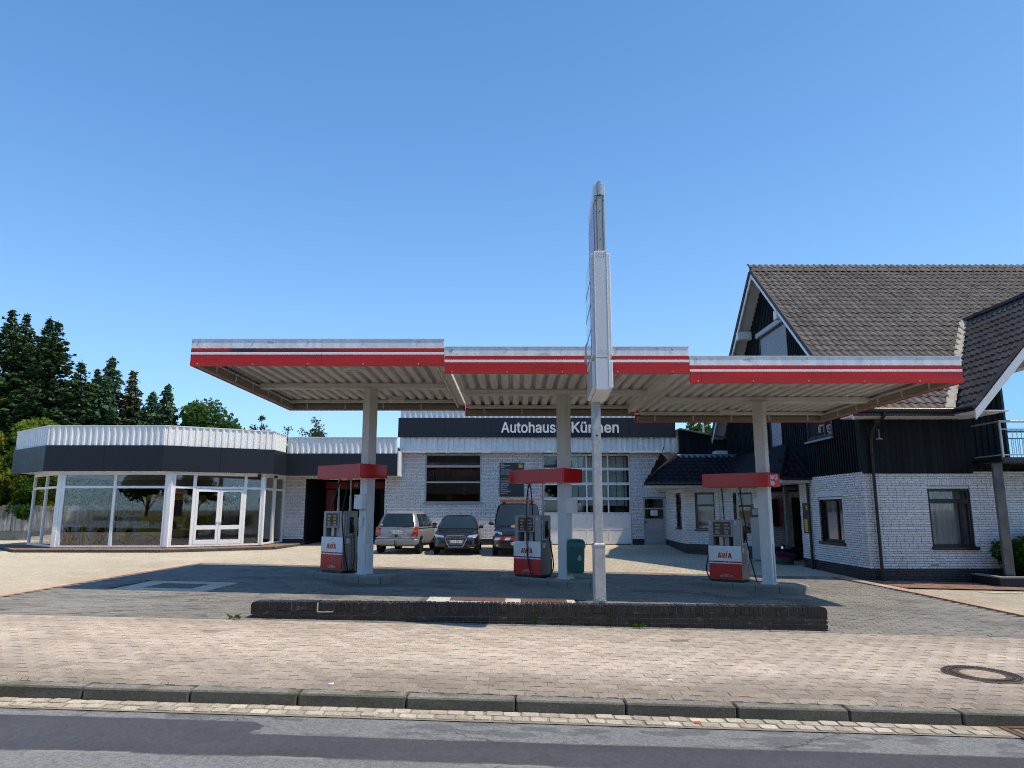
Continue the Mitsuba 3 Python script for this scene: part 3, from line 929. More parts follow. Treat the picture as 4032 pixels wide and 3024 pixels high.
PUMP_LABELS = ['red and white fuel pump number 5, leftmost of the three', 'red and white fuel pump number 4, beside the green bin', 'red and white fuel pump with numbers 1 and 2, rightmost of the three']
HOSE = []
for k, ((cx, cy), iz) in enumerate(zip(COLS, isl_z)):
    C3 = np.array([cx, cy, 0])
    # island: rounded bar of kerb stones round a concrete top
    isl = thing('pump_island', ILAB[k], 'pump island', 'pump islands')
    Mi = rotz(-UA, (cx - .45 * U3[0], cy - .45 * U3[1], 0))
    hl, hw = 1.28, .47

    def rim(o):
        pts = []
        for sx, a0 in ((1, -90), (-1, 90)):
            for t in np.linspace(0, 180, 9):
                a = math.radians(a0 + t)
                pts.append((sx * (hl - hw) + (hw + o) * math.cos(a), (hw + o) * math.sin(a)))
        return np.array(pts)

    outer, inner = rim(0), rim(-.17)
    # stones between indices of the ring
    n = len(outer)
    cum = np.r_[0, np.cumsum(np.linalg.norm(np.diff(np.vstack([outer, outer[:1]]), axis=0), axis=1))]
    ns = 12
    ringo, ringi = np.vstack([outer, outer[:1]]), np.vstack([inner, inner[:1]])
    for s in range(ns):
        t0, t1 = cum[-1] * s / ns + .008, cum[-1] * (s + 1) / ns - .008
        ts = np.unique(np.r_[t0, cum[(cum > t0) & (cum < t1)], t1])
        po = np.stack([np.interp(ts, cum, ringo[:, 0]), np.interp(ts, cum, ringo[:, 1])], 1)
        pi_ = np.stack([np.interp(ts, cum, ringi[:, 0]), np.interp(ts, cum, ringi[:, 1])], 1)
        secs = []
        for a_, b_ in zip(po, pi_):
            d = (b_ - a_) / np.linalg.norm(b_ - a_)
            q_ = [np.r_[a_, iz - .30], np.r_[a_, iz - .03], np.r_[a_ + d * .03, iz], np.r_[b_, iz], np.r_[b_, iz - .30]]
            secs.append(q_)
        m = loft(secs)
        put('kerb_stone', xf(m, Mi), 'm_island', isl)
    put('slab', xf(prism([tuple(p) for p in rim(-.165)], iz - .3, iz - .012), Mi), 'm_island', isl)

    # pump
    pm = thing('fuel_pump', PUMP_LABELS[k], 'fuel pump', 'fuel pumps')
    M = rotz(-UA, tuple(C3 - .90 * U3 + np.array([0, 0, iz - .012])))
    put('plinth', xf(box(-.36, .36, -.2, .2, 0, .06), M), 'm_black_plastic', pm)
    put('side_panel', xf(cbox(-.375, .375, -.205, .205, .055, .80, .01), M), 'm_steel', pm)
    for s, nm in ((-1, 'front_panel'), (1, 'back_panel')):
        for z0, z1, mt in ((.075, .405, 'm_red_paint'), (.409, .432, 'm_pump_white'), (.436, .458, 'm_red_paint'), (.462, .80, 'm_pump_white')):
            y0, y1 = sorted((s * .206, s * .236))
            put(nm, xf(rbox(-.382, .382, y0, y1, z0, z1, .014), M), mt, pm)
    put('lettering', on_front(avia(.112), M, -.165, .535, -.237), 'm_red_paint', pm)
    for j, s in enumerate(('Rauchen verboten', 'Motor u. Fremdheizung abstellen', 'Nur zulässige Gebinde befüllen')):
        tm = text(s, .014, .002, False)
        wd = tm[0][:, 0].max()
        put('notice_text', on_front(tm, M, .02 - wd / 2, .165 - .024 * j, -.237), 'm_pump_white', pm)
    put('lock', on_front(cyl((0, 0, 0), (0, 0, .006), .011), M, -.02, .745, -.236), 'm_black_plastic', pm)
    put('sticker', on_right(box(-.05, .05, -.055, .055, 0, .002), M, -.09 + .02, .71, .376), 'm_plate_white', pm)
    # head: frame, display, side niche with the nozzle
    put('head_frame', join([xf(cbox(-.375, -.27, -.2, .2, .80, 1.385, .01), M), xf(cbox(.20, .375, -.2, .2, .80, 1.385, .01), M),
                            xf(cbox(-.272, .202, -.2, .2, 1.335, 1.385, .008), M), xf(box(-.05 if k else -.22, .06, -.08, .08, .80, 1.02), M),
                            xf(box(-.272, .202, .19, .198, .80, 1.34), M)]), 'm_grey_metal', pm)
    put('pillar', xf(cbox(-.16, -.06, -.13, .13, .80, 1.0, .01), M), 'm_steel', pm)
    dsp = put('display', xf(cbox(-.275, .205, -.225, .15, 1.0, 1.36, .012), M), 'm_grey_metal', pm)
    put('screen', on_front(box(-.245, .175, 1.035, 1.335, 0, .004), M, 0, 0, -.225), 'm_screen', dsp)
    lcd = []
    for zz in (1.255, 1.185, 1.115, 1.06):
        for xx, ww in ((-.19, .12), (.02, .13)):
            put('readout', on_front(box(xx, xx + ww * nr.uniform(.7, 1), zz, zz + .034, 0, .002), M, 0, 0, -.2295), 'm_lcd', dsp)
    for s, xx in ((('5', .235),), (('4', .235),), (('1', -.355), ('2', .235)))[k]:
        put('number', on_front(text(s, .075, .003), M, xx, 1.275, -.2), 'm_letter_white', pm)
    nz = put('nozzle_niche', xf(cbox(.376, .392, -.17, .17, .84, 1.35, .005), M), 'm_steel', pm)
    put('recess', on_right(box(-.06, .06, .88, 1.25, 0, .003), M, 0, 0, .392), 'm_black_plastic', nz)
    put('trim', join([on_right(box(-.17, -.155, .84, 1.35, 0, .006), M, 0, 0, .392), on_right(box(-.17, .17, .838, .855, 0, .006), M, 0, 0, .392)]), 'm_beam', nz)
    nzl = join([xf(tube([(.41, -.05, 1.16), (.415, -.01, 1.10), (.42, .02, 1.06)], [.009, .011, .012]), M), xf(tube([(.42, .02, 1.06), (.425, .035, .99), (.43, .03, .90)], [.022, .028, .018]), M)])
    put('nozzle', nzl, 'm_black_plastic', pm, smooth=40)
    put('nozzle_grip', xf(cbox(.41, .45, .02, .075, .93, 1.0, .012), M), 'm_lamp_orange', pm)
    # hose masts
    for mx in (-.18, .25):
        put('hose_mast', join([xf(cyl((mx, .06, 1.38), (mx, .06, 1.45), .032), M), xf(cyl((mx, .06, 1.45), (mx, .06, 1.72), .026), M), xf(cyl((mx, .06, 1.70), (mx, .06, 2.09), .019), M),
                            xf(tube(spline([(mx, .06, 2.08), (mx + .01, .05, 2.14), (mx + .06, .02, 2.16), (mx + .1, 0, 2.11)], 6), .02), M)]), 'm_steel', pm, smooth=40)
    if k == 0:
        hs = [[(-.08, 0, 2.11), (-.13, -.02, 1.9), (-.3, 0, 1.62), (-.42, .05, 1.4)], [(.27, -.02, 2.12), (.29, -.15, 1.6), (.35, -.24, 1.2), (.41, -.18, .5), (.42, -.08, .08), (.42, .03, .03), (.43, .08, .3), (.43, .05, .88)]]
    elif k == 1:
        hs = [[(-.08, 0, 2.11), (-.02, -.02, 1.9), (.0, 0, 1.38)], [(.2, .02, 2.15), (.06, -.08, 2.18), (.0, -.2, 1.9), (.03, -.27, 1.2), (.05, -.27, .5), (.14, -.28, .12), (.32, -.30, .01), (.46, -.1, .02), (.52, .08, .25), (.44, .04, .88)],
              [(-.40, .05, .95), (-.46, .05, .6), (-.44, .05, .22)]]
    else:
        hs = [[(-.08, 0, 2.11), (-.06, -.03, 1.9), (-.06, 0, 1.38)], [(.35, 0, 2.11), (.40, -.05, 1.7), (.43, .0, 1.3), (.43, .03, .95)],
              [(-.385, 0, .9), (-.47, -.04, .55), (-.52, -.06, .25), (-.44, -.08, .05), (-.36, -.12, .02)], [(.43, .03, .9), (.50, .03, .5), (.62, .0, .02)]]
    for h in hs:
        put('hose', xf(tube(spline(h, 10), .0145 if k < 2 else .016), M), 'm_rubber', pm, smooth=60)

    # red header box above the pump
    hb = thing('pump_header', ('glossy red header box above the leftmost pump, with a rippled long side', 'plain glossy red header box above the middle pump and bin', 'glossy red header box lettered Super E10 and Super')[k], 'header sign', 'red header boxes')
    Mh = rotz(-UA, (cx, cy, iz - .012))
    put('shell', xf(rbox(-1.27, .26, -.44, .38, 2.12, 2.42, .05), Mh), 'm_red_plastic', hb, smooth=30)
    for a_, b_ in ((.20, .264), (-1.274, -1.2)):
        put('corner_strip', xf(rbox(a_, b_, -.444, -.385, 2.118, 2.423, .029), Mh), 'm_red_paint', hb, smooth=30)
    put('underside', xf(box(-1.2, .2, -.38, .32, 2.112, 2.119), Mh), 'm_red_paint', hb)
    if k == 2:
        for j, s in enumerate(('Super E10', 'Super')):
            tm = text(s, .105, .003)
            tm = (tm[0] * [.72, 1, 1], tm[1])
            put('lettering', on_right(tm, Mh, -.33, 2.285 - .135 * j, .261), 'm_letter_white', hb)

# towel dispensers hanging on the posts
for k in (0, 1):
    cx, cy = COLS[k]
    M = rotz(-UA, (cx, cy, isl_z[k]))
    if k == 0:
        m = xf(hullmesh([p for s in (-1, 1) for p in [(-.13 + .0, -.122, 1.42), (.13, -.122, 1.42)]] + [(a, b, c) for a in (-.16, .13) for b, z0, z1 in ((-.122, 1.42, 1.74), (-.24, 1.46, 1.70)) for c in (z0, z1)]), M)
        m = xf(rbox(-.165, .135, -.255, -.122, 1.42, 1.73, .035), M)
        d = solo('towel_dispenser', 'white paper towel dispenser on the left post', 'dispenser', m, 'm_white_paint', smooth=40, group='towel dispensers on the posts')
        put('window', on_front(box(-.13, -.09, 1.66, 1.70, 0, .003), M, 0, 0, -.255), 'm_screen', d)
        put('outlet', xf(box(-.1, .07, -.22, -.14, 1.405, 1.421), M), 'm_grey_metal', d)
    else:
        m = xf(rbox(.122, .255, -.165, .165, 1.42, 1.75, .035), M)
        d = solo('towel_dispenser', 'white paper towel dispenser behind the middle post above the bin', 'dispenser', m, 'm_white_paint', smooth=40, group='towel dispensers on the posts')

# green litter bin on the middle post
bz = .33
BX, BY = 1.415, 16.03
bn = thing('litter_bin', 'dark green plastic litter bin hung on the middle post', 'litter bin')
Mb = rotz(-math.radians(8), (BX, BY, bz))


def rr(wx, wy, z, r=.05, n=4):
    p = []
    for cx_, cy_, a0 in ((wx - r, wy - r, 0), (-wx + r, wy - r, 90), (-wx + r, -wy + r, 180), (wx - r, -wy + r, 270)):
        for q_ in range(n + 1):
            a_ = math.radians(a0 + 90 * q_ / n)
            p.append((cx_ + r * math.cos(a_), cy_ + r * math.sin(a_), z))
    return p


put('body', xf(loft([rr(.145, .12, 0), rr(.165, .135, .03), rr(.185, .15, .55)]), Mb), 'm_bin_green', bn, smooth=35)
hood = put('hood', xf(loft([rr(.205, .17, .545), rr(.205, .17, .585), rr(.195, .16, .60), rr(.19, .155, .66), rr(.15, .12, .715, .04), rr(.08, .06, .735, .03)]), Mb), 'm_bin_green', bn, smooth=35)
put('opening', xf(hullmesh([(-.02, -.158, .61), (.16, -.158, .61), (.16, -.15, .675), (-.02, -.15, .675), (.145, -.10, .705), (0, -.10, .705), (-.02, -.13, .61), (.16, -.13, .61)]), Mb), 'm_wash_dark', hood)
put('emblem', xf(prism([(-.0 + .045 * math.cos(t), .06 * math.sin(t) - .012 * abs(math.cos(t))) for t in np.linspace(0, 2 * math.pi, 16, endpoint=False)], 0, .003), Mb @ mat4((1, 0, 0), (0, .06, 1), (0, -1, .06), (.08, -.1475, .33))), 'm_lead', bn)
put('bracket', xf(box(-.03, .03, .14, .2, .2, .5), Mb), 'm_grey_metal', bn)

# ---------------------------------------------------------------- tall price sign on a galvanised pole
sp = thing('price_sign', 'tall white price sign seen edge on, on a galvanised pole by the low wall', 'sign')
PX, PY = 1.319, 11.07
gz = float(G(PX, PY))
pl = put('pole', xf(cbox(-.062, .062, -.062, .062, 1.1, 3.6, .006), rotz(.12, (PX, PY, 0))), 'm_galv', sp)
put('hole', cyl((PX - .0, PY - .066, 2.83), (PX, PY - .064, 2.83), .017), 'm_wash_dark', pl)
put('lower_pole', xf(cbox(-.082, .082, -.082, .082, gz - .1, 1.19, .006), rotz(.12, (PX, PY, 0))), 'm_galv', sp)
put('collar', xf(cbox(-.09, .09, -.09, .09, 1.14, 1.17, .004), rotz(.12, (PX, PY, 0))), 'm_galv', sp)
put('foot_bracket', join([box(PX + .0, PX + .085, PY - .15, PY - .085, .26, .36), cyl((PX + .03, PY - .152, .375), (PX + .03, PY - .21, .375), .022), cyl((PX - .055, PY - .1, .375), (PX - .055, PY - .16, .375), .018)]), 'm_galv', sp)
SX = 1.288
Y0, Y1 = 9.86, 11.13


def sign_box(z0, z1, nm):
    b = put(nm, cbox(SX - .088, SX + .088, Y0, Y1, z0, z1, .006), 'm_white_paint', sp)
    put('side_wing', join([cbox(SX - .145, SX - .09, Y0 + .02, Y1 - .02, z0 + .03, z1 - .03, .01), cbox(SX + .09, SX + .145, Y0 + .02, Y1 - .02, z0 + .03, z1 - .03, .01)]), 'm_white_paint', b)
    put('corner_profile', join([cbox(SX - .096, SX - .084, Y0 - .006, Y0 + .012, z0, z1, .003), cbox(SX + .084, SX + .096, Y0 - .006, Y0 + .012, z0, z1, .003)]), 'm_white_paint', b)
    return b


lo = sign_box(3.358, 3.81, 'lower_box')
pb = sign_box(3.825, 5.418, 'price_box')
for z0 in (3.921, 4.288, 4.655, 5.022):
    put('price_panel', box(SX - .149, SX - .144, Y0 + .12, Y1 - .1, z0, z0 + .32), 'm_glass_panel', pb)
    put('panel_frame', join([box(SX - .151, SX - .144, Y0 + .09, Y1 - .08, z0 - .03, z0 - .015), box(SX - .151, SX - .144, Y0 + .09, Y0 + .105, z0 - .014, z0 + .335)]), 'm_dark_frame', pb)
put('rivets', join([cyl((SX + dx, Y0 - .004, z), (SX + dx, Y0 + .001, z), .006, n=8) for dx in (-.055, -.018, .018, .055) for z in (3.882, 3.921, 5.331, 5.37)]), 'm_grey_metal', pb)
put('picture_panel', box(SX - .149, SX - .144, Y0 + .08, Y1 - .08, 3.409, 3.757), 'm_lead', lo)
ub_ = put('logo_box', cbox(SX - .07, SX + .085, Y0 + .03, Y1, 5.423, 6.297, .006), 'm_grey_frame', sp)
put('logo_panel', box(SX - .078, SX - .071, Y0 + .08, Y1 - .05, 5.486, 6.201), 'm_logo_mauve', ub_)
put('frame_groove', join([box(SX - .035, SX - .03, Y0 + .026, Y0 + .031, 5.438, 6.288), box(SX + .05, SX + .055, Y0 + .026, Y0 + .031, 5.438, 6.288)]), 'm_dark_frame', ub_)
put('bolts', join([cyl((SX + dx, Y0 + .024, z), (SX + dx, Y0 + .03, z), .008, n=8) for dx, z in ((-.05, 6.22), (.065, 6.22), (.01, 6.046), (.01, 5.612))]), 'm_ink', ub_)
put('top_cap', join([cbox(SX - .075, SX - .02, Y0 + .02, Y1, 6.302, 6.491, .005), cbox(SX + .035, SX + .088, Y0 + .02, Y1, 6.302, 6.491, .005)]), 'm_white_paint', sp)
put('top_bar', cbox(SX - .018, SX + .033, Y0 + .0, Y1, 6.302, 6.52, .004), 'm_galv', sp)
put('stay_plate', slab((SX - .17, Y1 + .28, 4.066), (SX - .15, Y1 - .1, 3.969), (SX - .15, Y1 - .1, 4.327), (SX - .16, Y1 + .1, 4.308), .01), 'm_lead', sp)

# the sign stands turned a little about its street end
_Ms = mat4(o=(SX, Y0, 0)) @ rotz(-.045) @ mat4(o=(-SX, -Y0, 0))
for k in list(scene):
    if k.startswith('price_sign__') and not any(q in k for q in ('pole', 'collar', 'foot_bracket')):
        scene[k]['to_world'] = T(_Ms)


# ---------------------------------------------------------------- brick walls: a mortar body with openings and real bricks in front of it
BRL, BRJ, BRH = .213, .0115, .0645
UBR = tones(lambda k: box(-.5, .5, -.5, .5, -.5, .5))


class Wall:
    """An upright wall from P to Q (plan), seen from its right-hand side when walking from P to Q."""

    def __init__(self, P, Q):
        self.P, self.Q = np.array(P, float), np.array(Q, float)
        self.L = float(np.linalg.norm(self.Q - self.P))
        self.d = (self.Q - self.P) / self.L
        self.n = np.array([self.d[1], -self.d[0]])     # outwards
        self.M = mat4((*self.d, 0), (*-self.n, 0), (0, 0, 1), (*self.P, 0))   # local: u along, v inwards, z up

    def at(self, m):
        return xf(m, self.M)


def brickwork(wall, parent, z0, z1, holes, mat, mortar, limit=300, soldiers=(), name='brick', top=None, thick=.24, body=True, seed=1, offset=.0):
    r_ = np.random.RandomState(seed)
    L = wall.L
    soldiers = [(a, b, c, z0 + math.ceil((d - z0) / BRH - .3) * BRH) for a, b, c, d in soldiers]
    soldiers = [(a, b, c, min(d, z0 + BRH * len(np.arange(z0, z1 - .02, BRH)))) for a, b, c, d in soldiers]
    if body:
        poly = sbox(.053, z0, L - .053, z1)
        for a, b, c, d in holes:
            poly = poly.difference(sbox(a, c, b, d))
        for g in getattr(poly, 'geoms', [poly]):
            m = prism(g, 0, thick)
            v = np.stack([m[0][:, 0], .012 + m[0][:, 2], m[0][:, 1]], 1)
            put('mortar', xf((v, m[1][:, ::-1]), wall.M), mortar, parent)
    mats = []
    zs = np.arange(z0, z1 - .02, BRH)
    for q, z in enumerate(zs):
        zc = z + BRH / 2
        h = BRH - BRJ
        # free spans of this course
        spans = [(0.0, L)]
        for a, b, c, d in list(holes) + [(a_, b_, c_, d_) for a_, b_, c_, d_ in soldiers]:
            if c < zc + h * .4 and d > zc - h * .4:
                spans = [s for x0, x1 in spans for s in ((x0, min(x1, a)), (max(x0, b), x1)) if s[1] - s[0] > .03]
        u = -(q % 2) * .5 * (BRL + BRJ) - r_.uniform(0, .03) + offset
        cuts = []
        while u < L:
            u += (BRL if r_.uniform() > .13 else .101) + BRJ
            cuts.append(u)
        for x0, x1 in spans:
            js = [x0 - BRJ / 2] + [c - BRJ / 2 for c in cuts if x0 + .07 < c < x1 - .06] + [x1 + BRJ / 2]
            for a, b in zip(js[:-1], js[1:]):
                a, b = a + BRJ / 2, b - BRJ / 2
                mats.append(wall.M @ mat4((b - a, 0, 0), (0, .05, 0), (0, 0, h), ((a + b) / 2, .026 + r_.normal(0, .0012), zc)))
    for a, b, c, d in soldiers:
        n = max(2, int(round((b - a) / .0645)))
        st = (b - a) / n
        for k in range(n):
            mats.append(wall.M @ mat4((st - BRJ, 0, 0), (0, .05, 0), (0, 0, d - c - BRJ), (a + (k + .5) * st, .026 + r_.normal(0, .0012), (c + d) / 2)))
    pieces(parent, name, mats, UBR, mat, limit)


def frame_rect(wall, u0, u1, z0, z1, w, v0, v1, bars_u=(), bars_z=()):
    """members of a rectangular frame (butted), plus bars"""
    ms = [box(u0, u0 + w, v0, v1, z0, z1), box(u1 - w, u1, v0, v1, z0, z1), box(u0 + w, u1 - w, v0, v1, z0, z0 + w), box(u0 + w, u1 - w, v0, v1, z1 - w, z1)]
    for b, bw in bars_z:
        ms.append(box(u0 + w, u1 - w, v0 + .003, v1 - .003, b - bw / 2, b + bw / 2))
    for b, bw in bars_u:
        ms.append(box(b - bw / 2, b + bw / 2, v0 + .006, v1 - .006, z0 + w, z1 - w))
    return [wall.at(m) for m in ms]


def pane(wall, u0, u1, z0, z1, v):
    return wall.at(quad((u0, v, z0), (u1, v, z0), (u1, v, z1), (u0, v, z1)))


def corr(P, Q, z0, z1, parent, name='cladding', mat='m_corr_white', pitch=.25, depth=.04, low=.5):
    w = Wall(P, Q)
    n = max(1, int(round(w.L / pitch)))
    p = w.L / n
    prof = []
    for k in range(n):
        a = k * p
        prof += [(a, 0), (a + p * low, 0), (a + p * (low + .1), depth), (a + p * .88, depth), (a + p * .995, 0)]
    prof.append((w.L, 0))
    v = np.array([[u, -d, z] for z in (z0, z1) for u, d in prof])
    k = len(prof)
    i = np.arange(k - 1)
    f = np.vstack([np.stack([i, i + 1, i + k + 1], 1), np.stack([i, i + k + 1, i + k], 1)])
    return put(name, w.at((v, f)), mat, parent), w


def band(P, Q, z0, z1, parent, mat='m_dark_panel', lens=2.2, t=.05, name='panel'):
    w = Wall(P, Q)
    n = max(1, int(round(w.L / lens)))
    for k in range(n):
        put(name, w.at(cbox(w.L * k / n + .004, w.L * (k + 1) / n - .004, 0, t, z0, z1, .006)), mat, parent)
    return w


# ---------------------------------------------------------------- workshop
ws = thing('workshop', 'long white brick car workshop with dark sign band and big sectional door', 'workshop')
YW = 33.4
ww = Wall((-10.74, YW), (7.62, YW))
UX = lambda x: x + 10.74
WASH = (UX(-9.63), UX(-5.93), -.2, 3.12)
WIN = (UX(-4.08), UX(-1.42), 2.02, 4.33)
SECD = (UX(1.42), UX(5.56), .1, 4.33)
DOOR = (UX(6.10), UX(7.11), .1, 2.28)
wl = put('wall', box(-5.2, 7.6, YW + .3, YW + .31, 4.45, 5.9), 'm_interior', ws)
holes = [WASH, WIN, SECD, DOOR]
brickwork(ww, wl, .38, 4.45, holes, 'm_white_brick', 'm_mortar_dark', 300, soldiers=[(UX(-9.63), UX(-5.93), 3.13, 3.33), (UX(6.05), UX(7.16), 2.29, 2.49)], seed=3)
brickwork(ww, wl, -.2, .372, holes, 'm_plinth_brick', 'm_mortar_grey', 120, name='plinth_brick', seed=4)
put('wall', join([box(-10.7, -10.5, YW + .26, 47, -.3, 4.45), box(-5.2, -5.0, YW + .32, 47, 3.3, 5.9), box(7.4, 7.6, YW + .26, 47, -.3, 5.9), box(-5.7, -5.5, YW + .27, 47, -.3, 4.45)]), 'm_interior', ws)
put('back_wall', join([box(-5.5, 7.4, 46.8, 47, -.3, 5.9), box(-10.5, -8.3, 46.8, 47, -.3, 4.45), box(-7.6, -5.7, 46.8, 47, -.3, 4.45), box(-8.3, -7.6, 46.8, 47, 3.2, 4.45)]), 'm_room_wall', ws)
put('roof', box(-5.2, 7.6, YW - .3, 47, 5.95, 6.1), 'm_grey_frame', ws)
put('floor', box(-5.5, 7.4, YW + .27, 46.8, .05, .14), 'm_room_floor', ws)
# cladding and sign band
corr((-5.22, 32.98), (7.62, 32.98), 4.37, 5.06, ws)
put('soffit', box(-5.2, 7.62, 32.98, YW + .02, 4.36, 4.368), 'm_white_paint', ws)
put('trim', box(-5.25, 7.65, 32.90, 32.945, 4.33, 4.375), 'm_white_paint', ws)
put('trim', box(7.62, 7.70, 32.9, 33.3, 4.33, 5.1), 'm_corr_white', ws)
put('light_string', join([lathe([(.001, -.03), (.022, -.012), (.022, .012), (.001, .03)], 8, (x, 32.95, 4.30)) for x in np.arange(-4.9, 7.5, .62)]), 'm_white_paint', ws)
bw = band((-5.30, 32.80), (7.60, 32.80), 5.03, 5.93, ws, lens=2.15)
put('band_back', box(-5.28, 7.58, 32.852, 32.97, 5.05, 5.91), 'm_dark_panel', ws)
corr((-5.22, 33.05), (7.58, 33.05), 5.93, 6.33, ws)
put('trim', box(-5.25, 7.6, 32.98, 33.1, 6.33, 6.37), 'm_white_paint', ws)
put('trim', box(-5.24, -5.2, 33.1, 47, 4.4, 6.37), 'm_corr_white', ws)
for s, x, x2 in (('Autohaus', -.507, 2.02), ('. Künnen', 2.42, 4.96)):
    tm = text(s, .475, .045)
    wd = tm[0][:, 0].max() - tm[0][:, 0].min()
    v = (tm[0] - [tm[0][:, 0].min(), 0, 0]) * [(x2 - x) / wd, 1, 1]
    put('lettering', xf((v, tm[1]), mat4((1, 0, 0), (0, 0, 1), (0, -1, 0), (x, 32.77, 5.245))), 'm_letter_white', ws)
# lower link over the wash bay
corr((-10.2, 32.2), (-5.2, 32.2), 4.22, 4.93, ws)
put('trim', box(-10.2, -5.2, 32.12, 32.24, 4.93, 4.97), 'm_white_paint', ws)
band((-10.2, 32.10), (-5.16, 32.10), 3.22, 4.22, ws, lens=2.5)
put('soffit', box(-10.2, -5.17, 32.15, YW + .0, 3.34, 3.36), 'm_white_paint', ws)
put('roof', box(-10.7, -5.22, 32.3, 47, 4.5, 4.55), 'm_grey_frame', ws)
put('trim', box(-5.165, -5.12, 32.10, 33.38, 3.22, 4.34), 'm_white_paint', ws)
# window with three panes
wn = put('window', join(frame_rect(ww, WIN[0], WIN[1], WIN[2], WIN[3], .075, .03, .11, bars_z=[(3.72, .10), (2.98, .075)])), 'm_grey_frame', ws)
for a, b in ((WIN[2] + .07, 2.945), (3.015, 3.67), (3.77, WIN[3] - .07)):
    put('pane', pane(ww, WIN[0] + .07, WIN[1] - .07, a, b, .07), 'm_glass_tint', wn)
put('sill', ww.at(box(WIN[0] - .06, WIN[1] + .06, -.05, .1, WIN[2] - .07, WIN[2] - .003)), 'm_lead', wn)
tm = text('Autohaus & Künn', .30, .004)
wd = tm[0][:, 0].max()
put('film_lettering', xf(tm, mat4((-2.4 / wd, 0, 0), (0, 0, 1), (0, 1, 0), (-1.5, YW + .3, 3.32))), 'm_lead', wn)
# sectional door
sd = put('sectional_door', join(frame_rect(ww, SECD[0], SECD[1], SECD[2] - .1, SECD[3], .045, .04, .16)), 'm_grey_frame', ws)
zr0, zr1 = .16, SECD[3] - .05
rh = (zr1 - zr0) / 6
cwid = (SECD[1] - SECD[0] - .10) / 4
for r in range(6):
    z = zr0 + r * rh
    mem = [box(SECD[0] + .048, SECD[1] - .048, .07, .13, z + .006, z + .06), box(SECD[0] + .048, SECD[1] - .048, .07, .13, z + rh - .055, z + rh - .002)]
    for c in range(5):
        u = SECD[0] + .05 + c * cwid
        mem.append(box(max(u - .03, SECD[0] + .05), min(u + .03, SECD[1] - .05), .073, .127, z + .06, z + rh - .055))
    put('section_frame', join([ww.at(m) for m in mem]), 'm_white_frame', sd)
    for c in range(4):
        u = SECD[0] + .05 + c * cwid
        if r >= 2:
            put('pane', pane(ww, u + .028, u + cwid - .028, z + .058, z + rh - .053, .10), 'm_glass', sd)
        else:
            put('panel', ww.at(cbox(u + .034, u + cwid - .034, .082, .12, z + .064, z + rh - .059, .008)), 'm_white_frame', sd)
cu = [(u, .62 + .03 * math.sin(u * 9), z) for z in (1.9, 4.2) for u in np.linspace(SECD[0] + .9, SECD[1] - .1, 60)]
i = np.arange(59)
put('curtain', ww.at((np.array(cu), np.vstack([np.stack([i, i + 1, i + 61], 1), np.stack([i, i + 61, i + 60], 1)]))), 'm_door_reflection', sd)  # added sheet that stands for a reflection in the door panes, no real curtain
put('curtain_seams', join([ww.at(box(u, u + .03, .56, .57, 1.9, 4.2)) for u in np.arange(SECD[0] + 1.0, SECD[1] - .2, .36)]), 'm_interior', sd)  # dark upright lines of that painted reflection
# side door
dr_ = put('door', join(frame_rect(ww, DOOR[0], DOOR[1], DOOR[2], DOOR[3], .075, .03, .11, bars_z=[(1.77, .06), (1.27, .07), (.72, .07)])), 'm_grey_frame', ws, label='grey side door with two small panes beside the sectional door')
for a, b, g in ((1.80, 2.21, 1), (1.31, 1.74, 1), (.76, 1.23, 0), (.18, .68, 0)):
    if g:
        put('pane', pane(ww, DOOR[0] + .07, DOOR[1] - .07, a, b, .07), 'm_glass_tint', dr_)
    else:
        put('panel', ww.at(cbox(DOOR[0] + .085, DOOR[1] - .085, .05, .09, a, b, .008)), 'm_grey_frame', dr_)
put('notice', ww.at(box(DOOR[0] + .33, DOOR[0] + .66, .055, .06, 1.44, 1.70)), 'm_plate_white', dr_)
put('handle', ww.at(cbox(DOOR[0] + .03, DOOR[0] + .16, -.02, .02, 1.13, 1.16, .006)), 'm_black_plastic', dr_)
# service board on the wall
sb = thing('service_board', 'dark grey service board with white lines and a yellow square on the brick wall', 'sign')
put('board', cbox(-.58, .555, YW - .045, YW - .015, 2.31, 3.885, .004), 'm_board_grey', sb)
put('yellow_square', box(.31, .50, YW - .05, YW - .0455, 3.64, 3.84), 'm_yellow', sb)


def wall_text(s, h, x, z, y, mat, parent, squeeze=1.0):
    tm = text(s, h, .003)
    put('lettering', xf((tm[0] * [squeeze, 1, 1], tm[1]), mat4((1, 0, 0), (0, 0, 1), (0, -1, 0), (x, y, z))), mat, parent)


wall_text('ADAC', .048, .33, 3.775, YW - .0505, 'm_ink', sb)
for s, z in (('ADAC', 3.80), ('Mobilitätspartner', 3.725), ('Künnen', 3.65), ('ADAC Pannenhilfe', 3.53), ('ADAC Autovermietung', 3.435), ('ADAC Truckservice', 3.34), ('Partnerwerkstatt', 3.02), ('Fahrzeugreparatur', 2.92), ('Unfallreparatur', 2.825), ('Glasservice', 2.73), ('Reifenservice', 2.635), ('Ölspurbeseitigung', 2.54), ('Kranservice', 2.445)):
    wall_text(s, .042, -.53, z, YW - .0455, 'm_letter_white', sb, .95)
put('rule', box(-.53, -.05, YW - .05, YW - .0455, 3.155, 3.17), 'm_yellow', sb)
